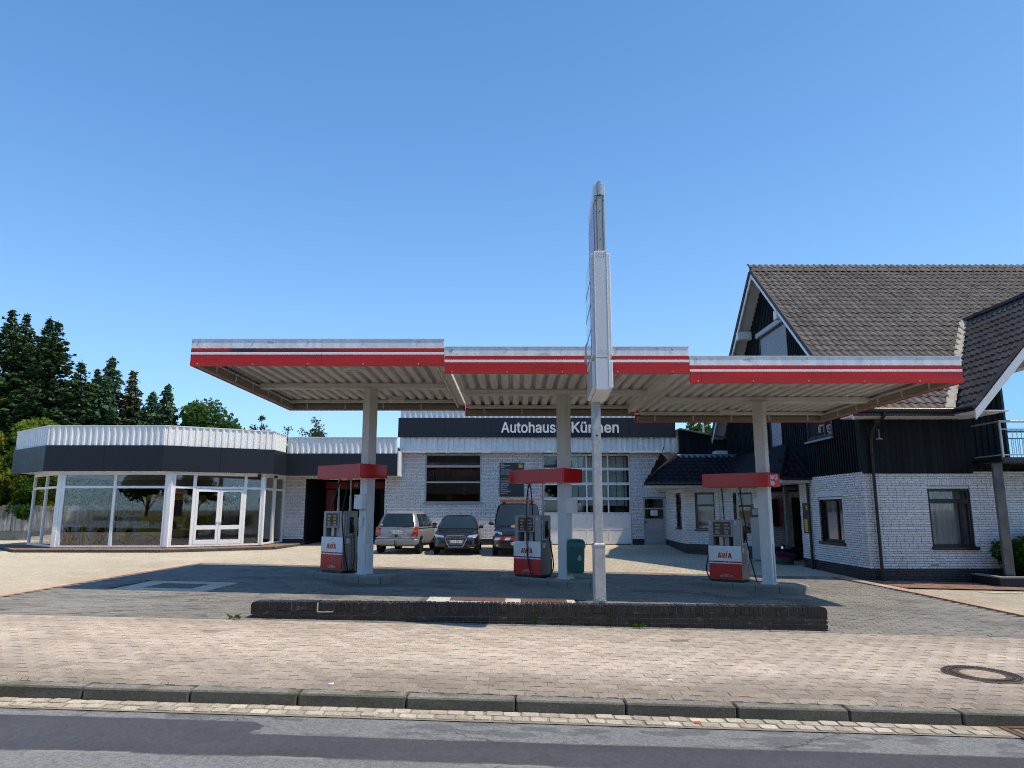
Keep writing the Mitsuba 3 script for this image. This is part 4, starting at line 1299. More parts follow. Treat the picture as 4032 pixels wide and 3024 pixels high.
# wash bay
cw = thing('car_wash', 'red portal of the car wash in the dark bay beside the showroom', 'car wash')
put('crossbeam', cbox(-9.3, -6.0, 35.6, 36.1, 2.72, 3.12, .04), 'm_maroon', cw)
for x in (-9.0, -6.3):
    put('upright', cbox(x - .22, x + .22, 35.55, 36.3, .12, 2.71, .03), 'm_wash_dark' if x > -7 else 'm_maroon', cw)
for x in (-8.45, -6.85):
    bs = []
    for k in range(140):
        a, zz = nr.uniform(0, 2 * math.pi), nr.uniform(.3, 2.6)
        bs.append(slab((x, 35.9, zz), (x + .42 * math.cos(a), 35.9 + .42 * math.sin(a), zz - .06), (x + .42 * math.cos(a + .12), 35.9 + .42 * math.sin(a + .12), zz + .03), (x, 35.9, zz + .06), .004))
    put('brush', join(bs), 'm_wash_dark', cw)
put('emblem', xf(lathe([(.08, 0), (.08, .012), (.055, .012), (.055, 0)], 20), mat4((1, 0, 0), (0, 0, 1), (0, -1, 0), (-7.75, 35.59, 2.93))), 'm_letter_white', cw)
put('bay_lining', join([box(-9.66, -9.62, YW + .3, 46, 0, 3.2), box(-5.75, -5.71, YW + .3, 46, 0, 3.2), box(-9.6, -5.75, YW + .3, 46, 3.2, 3.25)]), 'm_wash_dark', ws)

# ---------------------------------------------------------------- showroom
sh = thing('showroom', 'glazed car showroom with angled corners, white frames and ribbed white parapet', 'showroom')
FP = [(-21.6, 30.75), (-18.62, 28.3), (-13.92, 28.3), (-10.2, 30.5), (-10.17, 32.1)]
FPo = [(-21.6, 42.0)] + FP
for a, b in zip(FPo[:-1], FPo[1:]):
    w = band(a, b, 3.22, 4.25, sh, lens=2.6)
    d = np.array(w.n) * -.09
    corr(tuple(np.array(a) + d), tuple(np.array(b) + d), 4.25, 5.02, sh)
    w2 = Wall(tuple(np.array(a) + d), tuple(np.array(b) + d))
    put('cap', w2.at(box(-.02, w2.L + .02, -.05, .06, 5.02, 5.06)), 'm_white_paint', sh)
rp = Polygon(FPo + [(-10.2, 42.0)]).buffer(-.13, join_style=2)
put('roof', prism(rp, 4.6, 4.7), 'm_grey_frame', sh)
put('ceiling', prism(rp, 3.26, 3.30), 'm_white_paint', sh)
put('skylight', xf(lathe([(1.25, 0), (1.2, .22), (1.0, .40), (.6, .52), (.01, .56)], 28), mat4(o=(-16.6, 32.5, 4.75))), 'm_lead', sh, smooth=40)
GP = [(-20.7, 31.0), (-18.15, 28.72), (-13.72, 28.72), (-10.68, 30.72), (-10.76, 32.5), (-10.60, 33.36)]
PZ = .245


def glazing(P, Q, cols, label=None):
    """cols: list of (u0, u1) fractions of the panes"""
    w = Wall(P, Q)
    fr = put('glazing', join([w.at(box(0, w.L, -.03, .07, PZ, PZ + .07)), w.at(box(0, w.L, -.03, .07, 3.10, 3.26)), w.at(box(0, w.L, -.027, .067, 2.56, 2.65))]), 'm_white_frame', sh)
    e = [0] + [c for ab in cols for c in ab] + [1]
    for a, b in zip(e[0::2], e[1::2]):
        if b - a > .004:
            put('mullion', join([w.at(box(w.L * a + .001, w.L * b - .001, -.034, .074, PZ + .071, 2.559)), w.at(box(w.L * a + .001, w.L * b - .001, -.034, .074, 2.651, 3.099))]), 'm_white_frame', fr)
    for a, b in cols:
        put('pane', pane(w, w.L * a, w.L * b, 2.65, 3.10, .02), 'm_glass_show', fr)
    return w, fr


w, fr = glazing(GP[0], GP[1], [(.03, .49), (.52, .93)])
for a, b in ((.03, .49), (.52, .93)):
    put('pane', pane(w, w.L * a, w.L * b, PZ + .07, 2.56, .02), 'm_glass_show', fr)
w, fr = glazing(GP[1], GP[2], [(.05, .49), (.515, .955)])
for a, b in ((.05, .49), (.515, .955)):
    put('pane', pane(w, w.L * a, w.L * b, PZ + .07, 2.56, .02), 'm_glass_show', fr)
w, fr = glazing(GP[2], GP[3], [(.055, .235), (.27, .785), (.815, .975)])
for a, b in ((.055, .235), (.815, .975)):
    put('pane', pane(w, w.L * a, w.L * b, PZ + .07, 2.56, .02), 'm_glass_show', fr)
for j, (a, b) in enumerate(((.272, .526), (.529, .783))):
    u0, u1 = w.L * a, w.L * b
    dl = put('door', join(frame_rect(w, u0, u1, PZ + .08, 2.54, .10, -.04, .05, bars_z=[(1.0, .17)]) + [w.at(box(u0 + .1, u1 - .1, -.037, .047, PZ + .18, PZ + .26))]), 'm_white_frame', sh)
    put('pane', pane(w, u0 + .09, u1 - .09, PZ + .25, .93, .01), 'm_glass_show', dl)
    put('pane', pane(w, u0 + .09, u1 - .09, 1.07, 2.45, .01), 'm_glass_show', dl)
    put('handle', w.at(cbox(u1 - .12 if j == 0 else u0 + .02, u1 - .03 if j == 0 else u0 + .13, -.09, -.05, 1.18, 1.21, .005)), 'm_chrome', dl)
w, fr = glazing(GP[3], GP[4], [(.06, .93)])
put('pane', pane(w, w.L * .06, w.L * .93, PZ + .07, 2.56, .02), 'm_glass_show', fr)
w, fr = glazing(GP[4], GP[5], [(.08, .92)])
put('pane', pane(w, w.L * .08, w.L * .92, PZ + .07, 2.56, .02), 'm_glass_show', fr)
for P in GP[1:4]:
    put('corner_post', xf(cbox(-.09, .09, -.09, .09, PZ, 3.25, .01), mat4(o=(P[0], P[1] + .03, 0))), 'm_white_frame', sh)
put('ceiling_spot', lathe([(.001, 3.22), (.07, 3.22), (.09, 3.13), (.05, 3.1), (.001, 3.1)], 14, (-10.8, 30.55, -.02)), 'm_black_plastic', sh)
put('ceiling_spot', lathe([(.001, 3.22), (.07, 3.22), (.09, 3.13), (.05, 3.1), (.001, 3.1)], 14, (-10.45, 31.6, -.02)), 'm_black_plastic', sh)
# floor slab and the low paved step before the glass
put('floor', prism([GP[0], GP[1], GP[2], GP[3], GP[4], (-10.6, 40), (-20.7, 40)], .1, PZ - .002), 'm_room_floor', sh)
stp = [(-22.5, 31.6), (-18.9, 27.75), (-13.4, 27.6), (-9.9, 30.0), (-9.6, 32.9), (-10.7, 33.3), (-10.9, 30.9), (-13.8, 28.9), (-18.2, 28.9), (-21.0, 31.5)]
put('step', prism(stp, -.1, PZ - .03), 'm_platform', sh)
for a, b in zip(stp[:4], stp[1:5]):
    w = Wall(a, b)
    n = int(w.L)
    for k in range(n):
        put('step_kerb', w.at(cbox(w.L * k / n + .004, w.L * (k + 1) / n - .004, -.12, -.002, -.12, PZ - .025, .012)), 'm_kerb', sh)
# rear: dark brick part on the right, wide windows on the left, so that the fence shows through
bk = Wall((-20.6, 37.6), (-10.8, 37.6))
put('rear_wall', join([box(-14.2, -10.75, 37.6, 37.8, .1, 3.3), box(-20.75, -14.2, 37.6, 37.8, 2.95, 3.3), box(-20.75, -14.2, 37.6, 37.8, .1, .34), box(-10.85, -10.75, 33.4, 37.6, .1, 3.3)]), 'm_room_wall', sh)
put('rear_frame', join([box(x - .05, x + .05, 37.6, 37.7, .34, 2.95) for x in (-20.7, -18.5, -16.4, -14.25)]), 'm_dark_frame', sh)
# what stands inside
tr = thing('recovery_truck', 'yellow truck with dark windscreen parked inside the showroom', 'truck')
tx, ty = -15.75, 32.6
Mt = mat4(o=(tx, ty, PZ))
body = loft([[(-1.02, y0, z), (1.02, y0, z), (1.02, y1, z), (-1.02, y1, z)] for y0, y1, z in ((0, 2.0, .35), (-.06, 2.0, .9), (0.0, 2.0, 1.15), (.22, 2.0, 1.95), (.4, 1.95, 2.15))])
put('cab', xf(body, Mt), 'm_truck_yellow', tr, smooth=30)
put('windscreen', xf(slab((-.92, .005, 1.18), (.92, .005, 1.18), (.86, .205, 1.9), (-.86, .205, 1.9), .02), mat4(o=(tx, ty - .02, PZ))), 'm_screen', tr)
put('side_window', xf(slab((1.025, .35, 1.2), (1.025, 1.3, 1.2), (1.025, 1.3, 1.85), (1.025, .45, 1.85), .02), Mt), 'm_screen', tr)
put('bumper', xf(cbox(-1.05, 1.05, -.14, .05, .3, .58, .03), Mt), 'm_truck_yellow', tr)
put('grille', xf(box(-.6, .6, -.07, -.04, .62, .95), Mt), 'm_black_plastic', tr)
for s in (-1, 1):
    put('headlight', xf(cbox(s * .8 - .13, s * .8 + .13, -.08, -.03, .68, .86, .02), Mt), 'm_lamp_clear', tr)
    put('mirror', xf(cbox(s * 1.18 - .08, s * 1.18 + .08, .05, .15, 1.3, 1.75, .02), Mt), 'm_black_plastic', tr)
    put('wheel', xf(cyl((s * .72, .9, .42), (s * 1.0, .9, .42), .42, n=20), Mt), 'm_rubber', tr)
put('load_bed', xf(cbox(-1.05, 1.05, 2.1, 4.2, .75, 1.7, .03), Mt), 'm_truck_yellow', tr)
put('beacon', xf(cbox(-.5, .5, .7, .95, 2.15, 2.3, .03), Mt), 'm_lamp_orange', tr)
tl = thing('yellow_trailer', 'yellow towing dolly with round mudguards inside the showroom left of the truck', 'trailer')
Mt = mat4(o=(-18.3, 31.5, PZ))
for x in (.95, 2.2):
    put('mudguard', xf(lathe([(.36, -.09), (.39, -.09), (.39, .09), (.36, .09)], 18), Mt @ mat4((0, 1, 0), (0, 0, 1), (1, 0, 0), (x - .75, .2, .36))), 'm_truck_yellow', tl)
    put('wheel', xf(cyl((x - .8, .2, .30), (x - .68, .2, .30), .30, n=18), Mt), 'm_rubber', tl)
put('frame', xf(join([box(.2, 1.4, .15, .25, .28, .36), tube([(-.45, 0, 1.0), (-.1, .05, .1)], .04), tube([(-.45, .1, 1.0), (-.75, .1, .1)], .04)]), Mt), 'm_truck_yellow', tl)
rc = thing('red_canister', 'red jerrican on the showroom floor behind the left pane', 'canister')
put('body', xf(rbox(-.2, .2, -.1, .1, 0, .5, .04), mat4(o=(-19.1, 31.2, PZ))), 'm_red_paint', rc)
put('spout', xf(tube([(-.1, 0, .5), (-.12, 0, .6), (-.2, 0, .66)], .03), mat4(o=(-19.1, 31.2, PZ))), 'm_black_plastic', rc)
tb = thing('white_bench', 'small white topped stand inside the showroom', 'stand')
put('top', cbox(-18.9, -18.2, 30.6, 31.0, 1.0, 1.05, .01), 'm_white_paint', tb)
for x in (-18.85, -18.25):
    put('leg', cbox(x - .03, x + .03, 30.7, 30.9, PZ, .999, .006), 'm_truck_yellow', tb)


# ---------------------------------------------------------------- house at the right
hs = thing('house', 'big white brick house with black boarded upper storey and steep brown tiled roof', 'house')
HX, HY, HB = 9.58, 19.5, 2.74


def tile_mesh(wd, ln, amp=.024, th=.016):
    u = np.linspace(0, 1, 9)
    pz = amp * np.where(u < .5, .55 * np.sin(u * 2 * np.pi) * 1.0, .9 * np.sin(u * 2 * np.pi)) + amp * .6 * np.sin(u * np.pi * 2) * 0
    pz = amp * (np.cos((u - .30) * 2 * np.pi)) 
    n = len(u)
    V = []
    for t, lift in ((0.0, .030), (1.0, .0)):
        V += [(a * wd, t * ln, b + lift) for a, b in zip(u, pz)]
    V += [(a * wd, 0.0, b + .030 - th - .02) for a, b in zip(u, pz)]
    V = np.array(V)
    i = np.arange(n - 1)
    F = np.vstack([np.stack([i, i + 1, i + n + 1], 1), np.stack([i, i + n + 1, i + n], 1), np.stack([i + 2 * n, i + 2 * n + 1, i + 1], 1), np.stack([i + 2 * n, i + 1, i], 1)])
    return V, F


def tiled(parent, o, ex, ey, nu, nv, wd, ln, mat, inside, limit=300, stagger=False):
    """o: lower left corner on the roof plane; ex along the eaves, ey up the slope (unit vectors)"""
    ex, ey = np.array(ex, float), np.array(ey, float)
    ez = np.cross(ex, ey)
    ms = []
    for r in range(nv):
        for c in range(nu):
            p = np.array(o) + ex * (c * wd) + ey * (r * ln)
            q = p + ex * wd * .5 + ey * ln * .5
            if inside(q):
                j = nr.normal(0, .003)
                ms.append(mat4(ex, ey, ez, p + ez * j))
    pieces(parent, 'tile', ms, tones(lambda k: tile_mesh(wd * 1.0, ln + .04)), mat, limit)


# ground floor walls
hw = put('wall', box(HX + .3, 21, 32.2, 32.4, -.4, 4.3), 'm_room_wall', hs)
front = Wall((HX, HY), (20.5, HY))
sidew = Wall((HX, 23.9), (HX, HY))
FW = (11.30 - HX, 12.46 - HX, .66, 2.335)
SW = (23.9 - 22.46, 23.9 - 20.86, .70, 2.08)
brickwork(front, hw, .15, HB, [FW], 'm_white_brick', 'm_mortar_dark', 300, soldiers=[(FW[0] - .03, FW[1] + .05, FW[3] + .006, FW[3] + .215)], seed=11)
brickwork(front, hw, -.55, .145, [], 'm_plinth_brick', 'm_mortar_grey', 100, name='plinth_brick', seed=12)
brickwork(sidew, hw, .15, HB, [SW], 'm_white_brick', 'm_mortar_dark', 300, soldiers=[(SW[0] - .05, SW[1] + .03, SW[3] + .006, SW[3] + .215)], seed=13)
brickwork(sidew, hw, -.55, .145, [], 'm_plinth_brick', 'm_mortar_grey', 100, name='plinth_brick', seed=14)
put('wall', join([box(20.3, 20.5, HY + .3, 32, -.4, 4.3), box(HX + .31, 20.2, HY + .35, 32, 2.8, 2.9)]), 'm_interior', hs)
put('air_brick', front.at(box(1.62, 1.83, -.008, .02, .225, .285)), 'm_lead', hw)
for (wl_, o_, nm) in ((front, FW, 'front'), (sidew, SW, 'side')):
    if nm == 'front':
        wd_ = put('window', join(frame_rect(wl_, o_[0], o_[1], o_[2] + .06, o_[3] - .07, .075, .05, .15, bars_z=[(1.93, .12)]) + [wl_.at(box(o_[1] - .30, o_[1] - .24, .056, .144, o_[2] + .136, 1.869))]), 'm_dark_frame', hs, label='front window with grey curtain')
        put('pane', pane(wl_, o_[0] + .07, o_[1] - .07, o_[2] + .13, 1.88, .10), 'm_glass', wd_)
        put('pane', pane(wl_, o_[0] + .07, o_[1] - .07, 1.98, o_[3] - .14, .10), 'm_glass', wd_)
        cu = [(u, .32 + .025 * math.sin(u * 38), z) for z in (.7, 2.3) for u in np.linspace(o_[0] - .1, o_[1] + .1, 60)]
        i = np.arange(59)
        put('curtain', wl_.at((np.array(cu), np.vstack([np.stack([i, i + 1, i + 61], 1), np.stack([i, i + 61, i + 60], 1)]))), 'm_curtain', wd_)
    else:
        wd_ = put('window', join(frame_rect(wl_, o_[0], o_[1], o_[2] + .06, o_[3] - .05, .07, .10, .18, bars_u=[((o_[0] + o_[1]) / 2 + .2, .07)])), 'm_dark_frame', hs)
        put('pane', pane(wl_, o_[0] + .06, o_[1] - .06, o_[2] + .12, o_[3] - .1, .14), 'm_glass', wd_)
    put('shutter_box', wl_.at(box(o_[0] + .003, o_[1] - .003, .03, .18, o_[3] - .065, o_[3] - .004)), 'm_white_paint', wd_)
    put('sill', wl_.at(box(o_[0] - .02, o_[1] + .06, -.07, .16, o_[2] - .02, o_[2] + .055)), 'm_dark_frame', wd_)

# boarded upper storey: front boards and the gable with its battens
TS, EY, EZ, RY = .896, 18.75, 4.36, 25.8
RZ = EZ + TS * (RY - EY)
roofz = lambda y: EZ + TS * (y - EY) if y < RY else RZ - TS * (y - RY)
VX = 9.1
ub6 = tones(lambda k: cbox(-.5, .5, -.5, .5, -.5, .5, .04))
ms = []
x = HX + .0
while x < 12.55:
    w_ = .158
    z1 = roofz(HY) - .12
    ms.append(mat4((w_ - .006, 0, 0), (0, .03, 0), (0, 0, z1 - HB + .06), (x + w_ / 2, HY - .055 + nr.normal(0, .001), (z1 + HB - .06) / 2)))
    x += w_
pieces(hs, 'front_board', ms, ub6, 'm_black_wood', 300)
put('front_backing', box(HX, 12.6, HY - .036, HY + .2, HB + .005, 4.9), 'm_black_wood', hs, uv=np.full((8, 2), .5))
gp = Polygon([(HY - .03, HB), (31.6, HB), (31.6, roofz(31.6) - .15), (RY, RZ - .15), (HY - .03, roofz(HY) - .15)])
m = prism(gp, 0, .2)
put('gable_backing', (np.stack([HX + .04 + m[0][:, 2] * .9, m[0][:, 0], m[0][:, 1]], 1), m[1]), 'm_black_wood', hs, uv=np.full((len(m[0]), 2), .3))
OPEN = [(24.0, 26.7, 6.35, 8.22), (25.0, 26.12, 3.92, 5.7), (21.05, 22.9, 3.86, 5.2)]
ms = []
y = HY - .02
while y < 31.5:
    segs = [(HB - .03, roofz(y) - .16)]
    for a, b, c, d in OPEN:
        if a - .07 < y < b + .07:
            segs = [s for s0, s1 in segs for s in ((s0, min(s1, c - .06)), (max(s0, d + .06), s1)) if s[1] - s[0] > .1]
    for s0, s1 in segs:
        ms.append(mat4((.045, 0, 0), (0, .062, 0), (0, 0, s1 - s0), (HX + .018, y, (s0 + s1) / 2)))
    y += .158
pieces(hs, 'batten', ms, ub6, 'm_black_wood', 300)
put('corner_board', cbox(HX - .02, HX + .12, HY - .075, HY - .03, HB - .06, 4.9, .006), 'm_black_wood', hs, uv=np.full((24, 2), .9))
gw = Wall((HX, 32), (HX, HY))
U = lambda y: 32 - y
for a, b, c, d, sl in ((24.0, 26.7, 6.35, 8.22, 1), (25.0, 26.12, 3.92, 5.7, 1), (21.05, 22.9, 3.86, 5.2, 0)):
    fr = put('gable_window', join(frame_rect(gw, U(b), U(a), c, d, .06, -.02, .05)), 'm_dark_frame', hs)
    if sl:
        ns = int((d - c - .12) / .05)
        put('roller_shutter', join([gw.at(cbox(U(b) + .062, U(a) - .062, .004, .02, c + .06 + k * .05, c + .06 + k * .05 + .046, .006)) for k in range(ns)]), 'm_shutter', fr)
        put('shutter_case', gw.at(cbox(U(b) - .1, U(a) + .1, -.13, -.022, d + .0, d + .2, .02)), 'm_grey_metal', fr)
    else:
        put('sash', join(frame_rect(gw, U(b) + .061, U(a) - .061, c + .061, d - .061, .05, -.01, .04, bars_u=[(U(21.62), .09)])), 'm_dark_frame', fr)
        put('pane', pane(gw, U(b) + .1, U(a) - .1, c + .1, d - .1, .02), 'm_glass', fr)
        put('sill', gw.at(box(U(b) - .05, U(a) + .05, -.1, -.021, c - .06, c - .01)), 'm_grey_metal', fr)

# main roof
ns_ = np.array([0, -TS, 1]) / math.hypot(1, TS)
sl = math.hypot(1, TS)
eyv = np.array([0, 1 / sl, TS / sl])
DX0, DXA, DZE, DZA, DY = 11.8, 14.93, 4.32, 7.84, 17.75
DT = (DZA - DZE) / (DXA - DX0)


def dormer_z(x):
    return DZE + DT * (x - DX0) if x < DXA else DZA - DT * (x - DXA)


deck = []
dp = Polygon([(VX, EY), (DX0 + .12, EY), (DXA, EY + (DZA - EZ) / TS - .12), (2 * DXA - DX0 - .12, EY), (VX + 12.5, EY), (VX + 12.5, RY), (VX, RY)])
m = prism(dp, -.08, -.03)
v = m[0].copy()
v[:, 2] += EZ + TS * (v[:, 1] - EY)
deck.append((v, m[1]))
a, b = np.array([VX, 2 * RY - EY, EZ - .03]), np.array([VX, RY, RZ - .03])
deck.append(slab(a + [12.5, 0, 0], a, b, b + [12.5, 0, 0], .05))
deck = [join(deck)]
rf = put('roof', deck[0], 'm_tile', hs, uv=np.full((len(deck[0][0]), 2), .2))
wd, ln = .232, .325
tiled(rf, (VX - .02, EY - .06, EZ - .05), (1, 0, 0), eyv, 54, int(10.25 / ln), wd, ln, 'm_tile',
      lambda q: not (q[0] > DX0 and q[2] < dormer_z(q[0]) - .05), 300)
put('soffit', join([slab((VX + .03, RY, RZ - .10), (HX + .05, RY, RZ - .10), (HX + .05, EY + .05, EZ - .05), (VX + .03, EY + .05, EZ - .05), .02),
                    slab((VX + .03, 2 * RY - EY, EZ - .10), (HX + .05, 2 * RY - EY, EZ - .10), (HX + .05, RY, RZ - .11), (VX + .03, RY, RZ - .11), .02)]), 'm_white_soffit', rf)
for sgn in (1, -1):
    ya = EY - .02 if sgn > 0 else 2 * RY - EY + .02
    a, b = (VX - .02, ya, EZ - .30), (VX - .02, RY, RZ - .30)
    P = [np.array(p) for p in (a, b)]
    up = np.array([0, 0, .235])
    ms_ = hullmesh([P[0], P[1], P[1] + up, P[0] + up] + [p + [.035, 0, 0] for p in (P[0], P[1], P[1] + up, P[0] + up)])
    put('bargeboard', ms_, 'm_white_paint', rf)
for y in (23.6, 27.7):
    z = roofz(y) - .42
    put('purlin_end', cbox(VX - .06, HX + .02, y - .13, y + .13, z - .14, z + .18, .01), 'm_white_paint', rf)
put('eaves_box', cbox(VX - .02, HX + .05, 31.6, 2 * RY - EY - .05, EZ - .35, EZ - .06, .01), 'm_white_paint', rf)


def tri_ridge(x0, x1, k):
    prof = [(-.15, -.10), (-.11, .02), (0, .07), (.11, .02), (.15, -.10)]
    lift = .012
    ring0 = [(x0, RY + a, RZ + b + lift + .02) for a, b in prof]
    ring1 = [(x1, RY + a * .9, RZ + b * .9 + .02) for a, b in prof]
    return loft([ring0, ring1], closed=False, caps=False)


# ridge
for k in range(30):
    x = VX - .03 + k * .40
    put('ridge_tile', tri_ridge(x, x + .42, k), 'm_tile', rf, uv=np.full((10, 2), nr.uniform()))
# verge tiles seen from the end
vt = []
for sgn in (1, -1):
    for r in range(29):
        t0 = r * ln
        y0 = EY - .06 + t0 * eyv[1]
        z0 = EZ - .05 + t0 * eyv[2]
        if sgn < 0:
            y0 = 2 * RY - y0
        d = np.array([0, sgn * eyv[1], eyv[2]])
        e = np.array([0, -sgn * eyv[2], eyv[1]])
        vt.append(mat4((.05, 0, 0), d * (ln + .02), e * .14, np.array([VX - .045, y0, z0]) + d * ln / 2 + e * .005))
pieces(rf, 'verge_tile', vt, ub6, 'm_tile_dark', 300)
# eaves gutter and soffit along the front
put('gutter', tube([(VX + .05, EY - .09, EZ - .05), (DX0 + .05, EY - .09, EZ - .05)], .07, 10), 'm_black_plastic', rf, smooth=60)
put('eaves_soffit', box(HX - .5, DX0 + .2, EY - .02, HY - .05, EZ - .20, EZ - .17), 'm_white_paint', rf)
put('fascia_board', box(HX - .5, DX0 + .2, EY - .045, EY - .022, EZ - .20, EZ - .09), 'm_dark_frame', rf)
vp = put('vent_pipe', join([cyl((12.55, 20.05, 5.40), (12.55, 20.05, 5.95), .055), cyl((12.55, 20.05, 5.9), (12.55, 20.05, 5.97), .075)]), 'm_black_plastic', rf, smooth=50)
# cross gable (dormer) at the right
dsl = math.hypot(1, DT)
exd, eyd = np.array([0, -1.0, 0]), np.array([1 / dsl, 0, DT / dsl])
mainy = lambda z: EY + (z - EZ) / TS
dm = put('cross_roof', join([(
    np.array([(DX0, DY, DZE - .03), (DXA, DY, DZA - .03), (DXA, mainy(DZA) + .3, DZA - .03), (DX0, 18.9, DZE - .03), (DX0, DY, DZE - .09), (DXA, DY, DZA - .09), (DXA, mainy(DZA) + .3, DZA - .09), (DX0, 18.9, DZE - .09)], float),
    np.array([[0, 1, 2], [0, 2, 3], [4, 6, 5], [4, 7, 6], [0, 4, 5], [0, 5, 1], [0, 3, 7], [0, 7, 4]])),
    (np.array([(2 * DXA - DX0, DY, DZE - .03), (DXA, DY, DZA - .03), (DXA, mainy(DZA) + .3, DZA - .03), (2 * DXA - DX0, 18.9, DZE - .03)], float), np.array([[0, 2, 1], [0, 3, 2]]))]), 'm_tile_dark', hs, uv=np.full((12, 2), .3))
tiled(dm, (DX0 - .06, 23.0, DZE - .07), exd, eyd, 23, int(4.75 / .31), .232, .31, 'm_tile_dark', lambda q: q[1] > DY + .08 and q[1] < mainy(q[2]) - .12, 300)
vt = []
for r in range(15):
    p = np.array([DX0 - .06, DY + .08, DZE - .05]) + eyd * (r * .31 + .155)
    vt.append(mat4((0, .16, 0), eyd * .33, np.cross((0, 1, 0), eyd) * .05, p + np.array([0, 0, .03])))
pieces(dm, 'verge_tile', vt, ub6, 'm_tile_dark', 300)
a, b = np.array([DX0 - .1, DY - .03, DZE - .14]), np.array([DXA, DY - .03, DZA - .03])
up = np.array([-.10, 0, .09]) * 0 + np.array([0, 0, -.30])
put('bargeboard', hullmesh([a, b, b + up, a + up * .8] + [p + np.array([0, .04, 0]) for p in (a, b, b + up, a + up * .8)]), 'm_white_paint', dm)
a2, b2 = np.array([2 * DXA - DX0 + .1, DY - .03, DZE - .14]), np.array([DXA + .001, DY - .03, DZA - .03])
put('bargeboard', hullmesh([a2, b2, b2 + up, a2 + up * .8] + [p + np.array([0, .04, 0]) for p in (a2, b2, b2 + up, a2 + up * .8)]), 'm_white_paint', dm)
put('soffit', slab((DX0 + .1, DY + .02, DZE - .02), (DX0 + .1, HY, DZE - .02), (DXA, HY, DZA - .13), (DXA, DY + .02, DZA - .13), .01), 'm_white_soffit', dm)
put('purlin_end', cbox(13.3, 13.62, DY + .1, HY, 5.35, 5.72, .01), 'm_white_paint', dm)
put('gutter', tube([(DX0 - .07, 18.72, DZE - .03), (DX0 - .07, DY + .02, DZE - .05)], .065, 10), 'm_black_plastic', dm, smooth=60)
put('eaves_soffit', box(DX0 - .02, 12.6, DY + .05, HY - .05, EZ - .20, EZ - .17), 'm_white_paint', dm)
vl = []
for k in range(15):
    t0, t1 = k / 15, (k + 1) / 15
    A, B = np.array([DX0 - .1, EY - .05, DZE]), np.array([DXA, mainy(DZA), DZA])
    p, q = A + (B - A) * t0, A + (B - A) * t1
    vl.append(quad(p + [-.17, 0, .03], p + [.02, -.03, .05], q + [.02, -.03, .05], q + [-.17, 0, .03]))
    vl.append(quad(p + [.02, -.03, .05], p + [.10, -.05, .06], q + [.06, -.05, .06], q + [.02, -.03, .05]))
put('valley_flashing', join(vl), 'm_lead', dm)
rtl = []
for k in range(13):
    y = DY - .02 + k * .40
    rtl.append(mat4((.16, 0, 0), (0, .41, 0), (0, 0, .10), (DXA, y + .2, DZA + .02)))
pieces(dm, 'ridge_tile', rtl, ub6, 'm_tile_dark', 300)
# gable wall, glazing and balcony
gbp = Polygon([(12.55, HB), (13.58, HB), (13.58, dormer_z(13.58) - .2), (12.55, dormer_z(12.55) - .2)])
m = prism(gbp, 0, .15)
put('gable_wall', (np.stack([m[0][:, 0], HY - .04 + m[0][:, 2], m[0][:, 1]], 1), m[1][:, ::-1]), 'm_black_wood', hs, uv=np.full((len(m[0]), 2), .8))
ms = []
for k in range(6):
    x = 12.6 + k * .175
    z1 = dormer_z(x) - .3
    ms.append(mat4((.05, 0, 0), (0, .03, 0), (0, 0, z1 - HB), (x, HY - .056, (z1 + HB) / 2)))
pieces(hs, 'batten', ms, ub6, 'm_black_wood', 300)
gz_ = put('balcony_glazing', join([box(13.585, 13.65, HY - .05, HY + .03, 2.9, 6.2), box(13.651, 17.0, HY - .045, HY + .025, 5.83, 5.92), box(13.651, 17.0, HY - .045, HY + .025, 2.9, 3.0)]), 'm_dark_frame', hs)
put('pane', quad((13.65, HY - .01, 3.0), (17.0, HY - .01, 3.0), (17.0, HY - .01, 5.83), (13.65, HY - .01, 5.83)), 'm_glass_blue', gz_)
put('pane', (np.array([(13.65, HY - .01, 5.92), (16.2, HY - .01, 5.92), (15.2, HY - .01, 7.25), (14.66, HY - .01, 7.25), (13.65, HY - .01, 6.15)]), np.array([[0, 1, 2], [0, 2, 3], [0, 3, 4]])), 'm_glass_blue', gz_)
put('room', box(13.6, 17.1, HY + .8, HY + .9, 2.9, 6.1), 'm_room_wall', gz_)
bl = put('balcony', join([box(12.62, 17.5, 18.25, HY - .08, 2.92, 3.03)]), 'm_dark_frame', hs)
rails = [cbox(12.62, 17.4, 18.26, 18.31, 3.93, 3.99, .01), box(12.63, 17.4, 18.27, 18.30, 3.74, 3.77), box(12.63, 17.4, 18.27, 18.30, 3.08, 3.11), cbox(12.62, 12.67, 18.26, 18.31, 2.95, 3.93, .005), box(12.63, 12.66, 18.32, HY - .1, 3.94, 3.98), box(12.63, 12.66, 18.32, HY - .1, 3.08, 3.11)]
put('railing', join(rails), 'm_galv', bl)
for k in range(36):
    x = 12.95 + k * .118
    put('baluster', cyl((x, 18.285, 3.11), (x, 18.285, 3.74), .008, n=6), 'm_galv', bl)
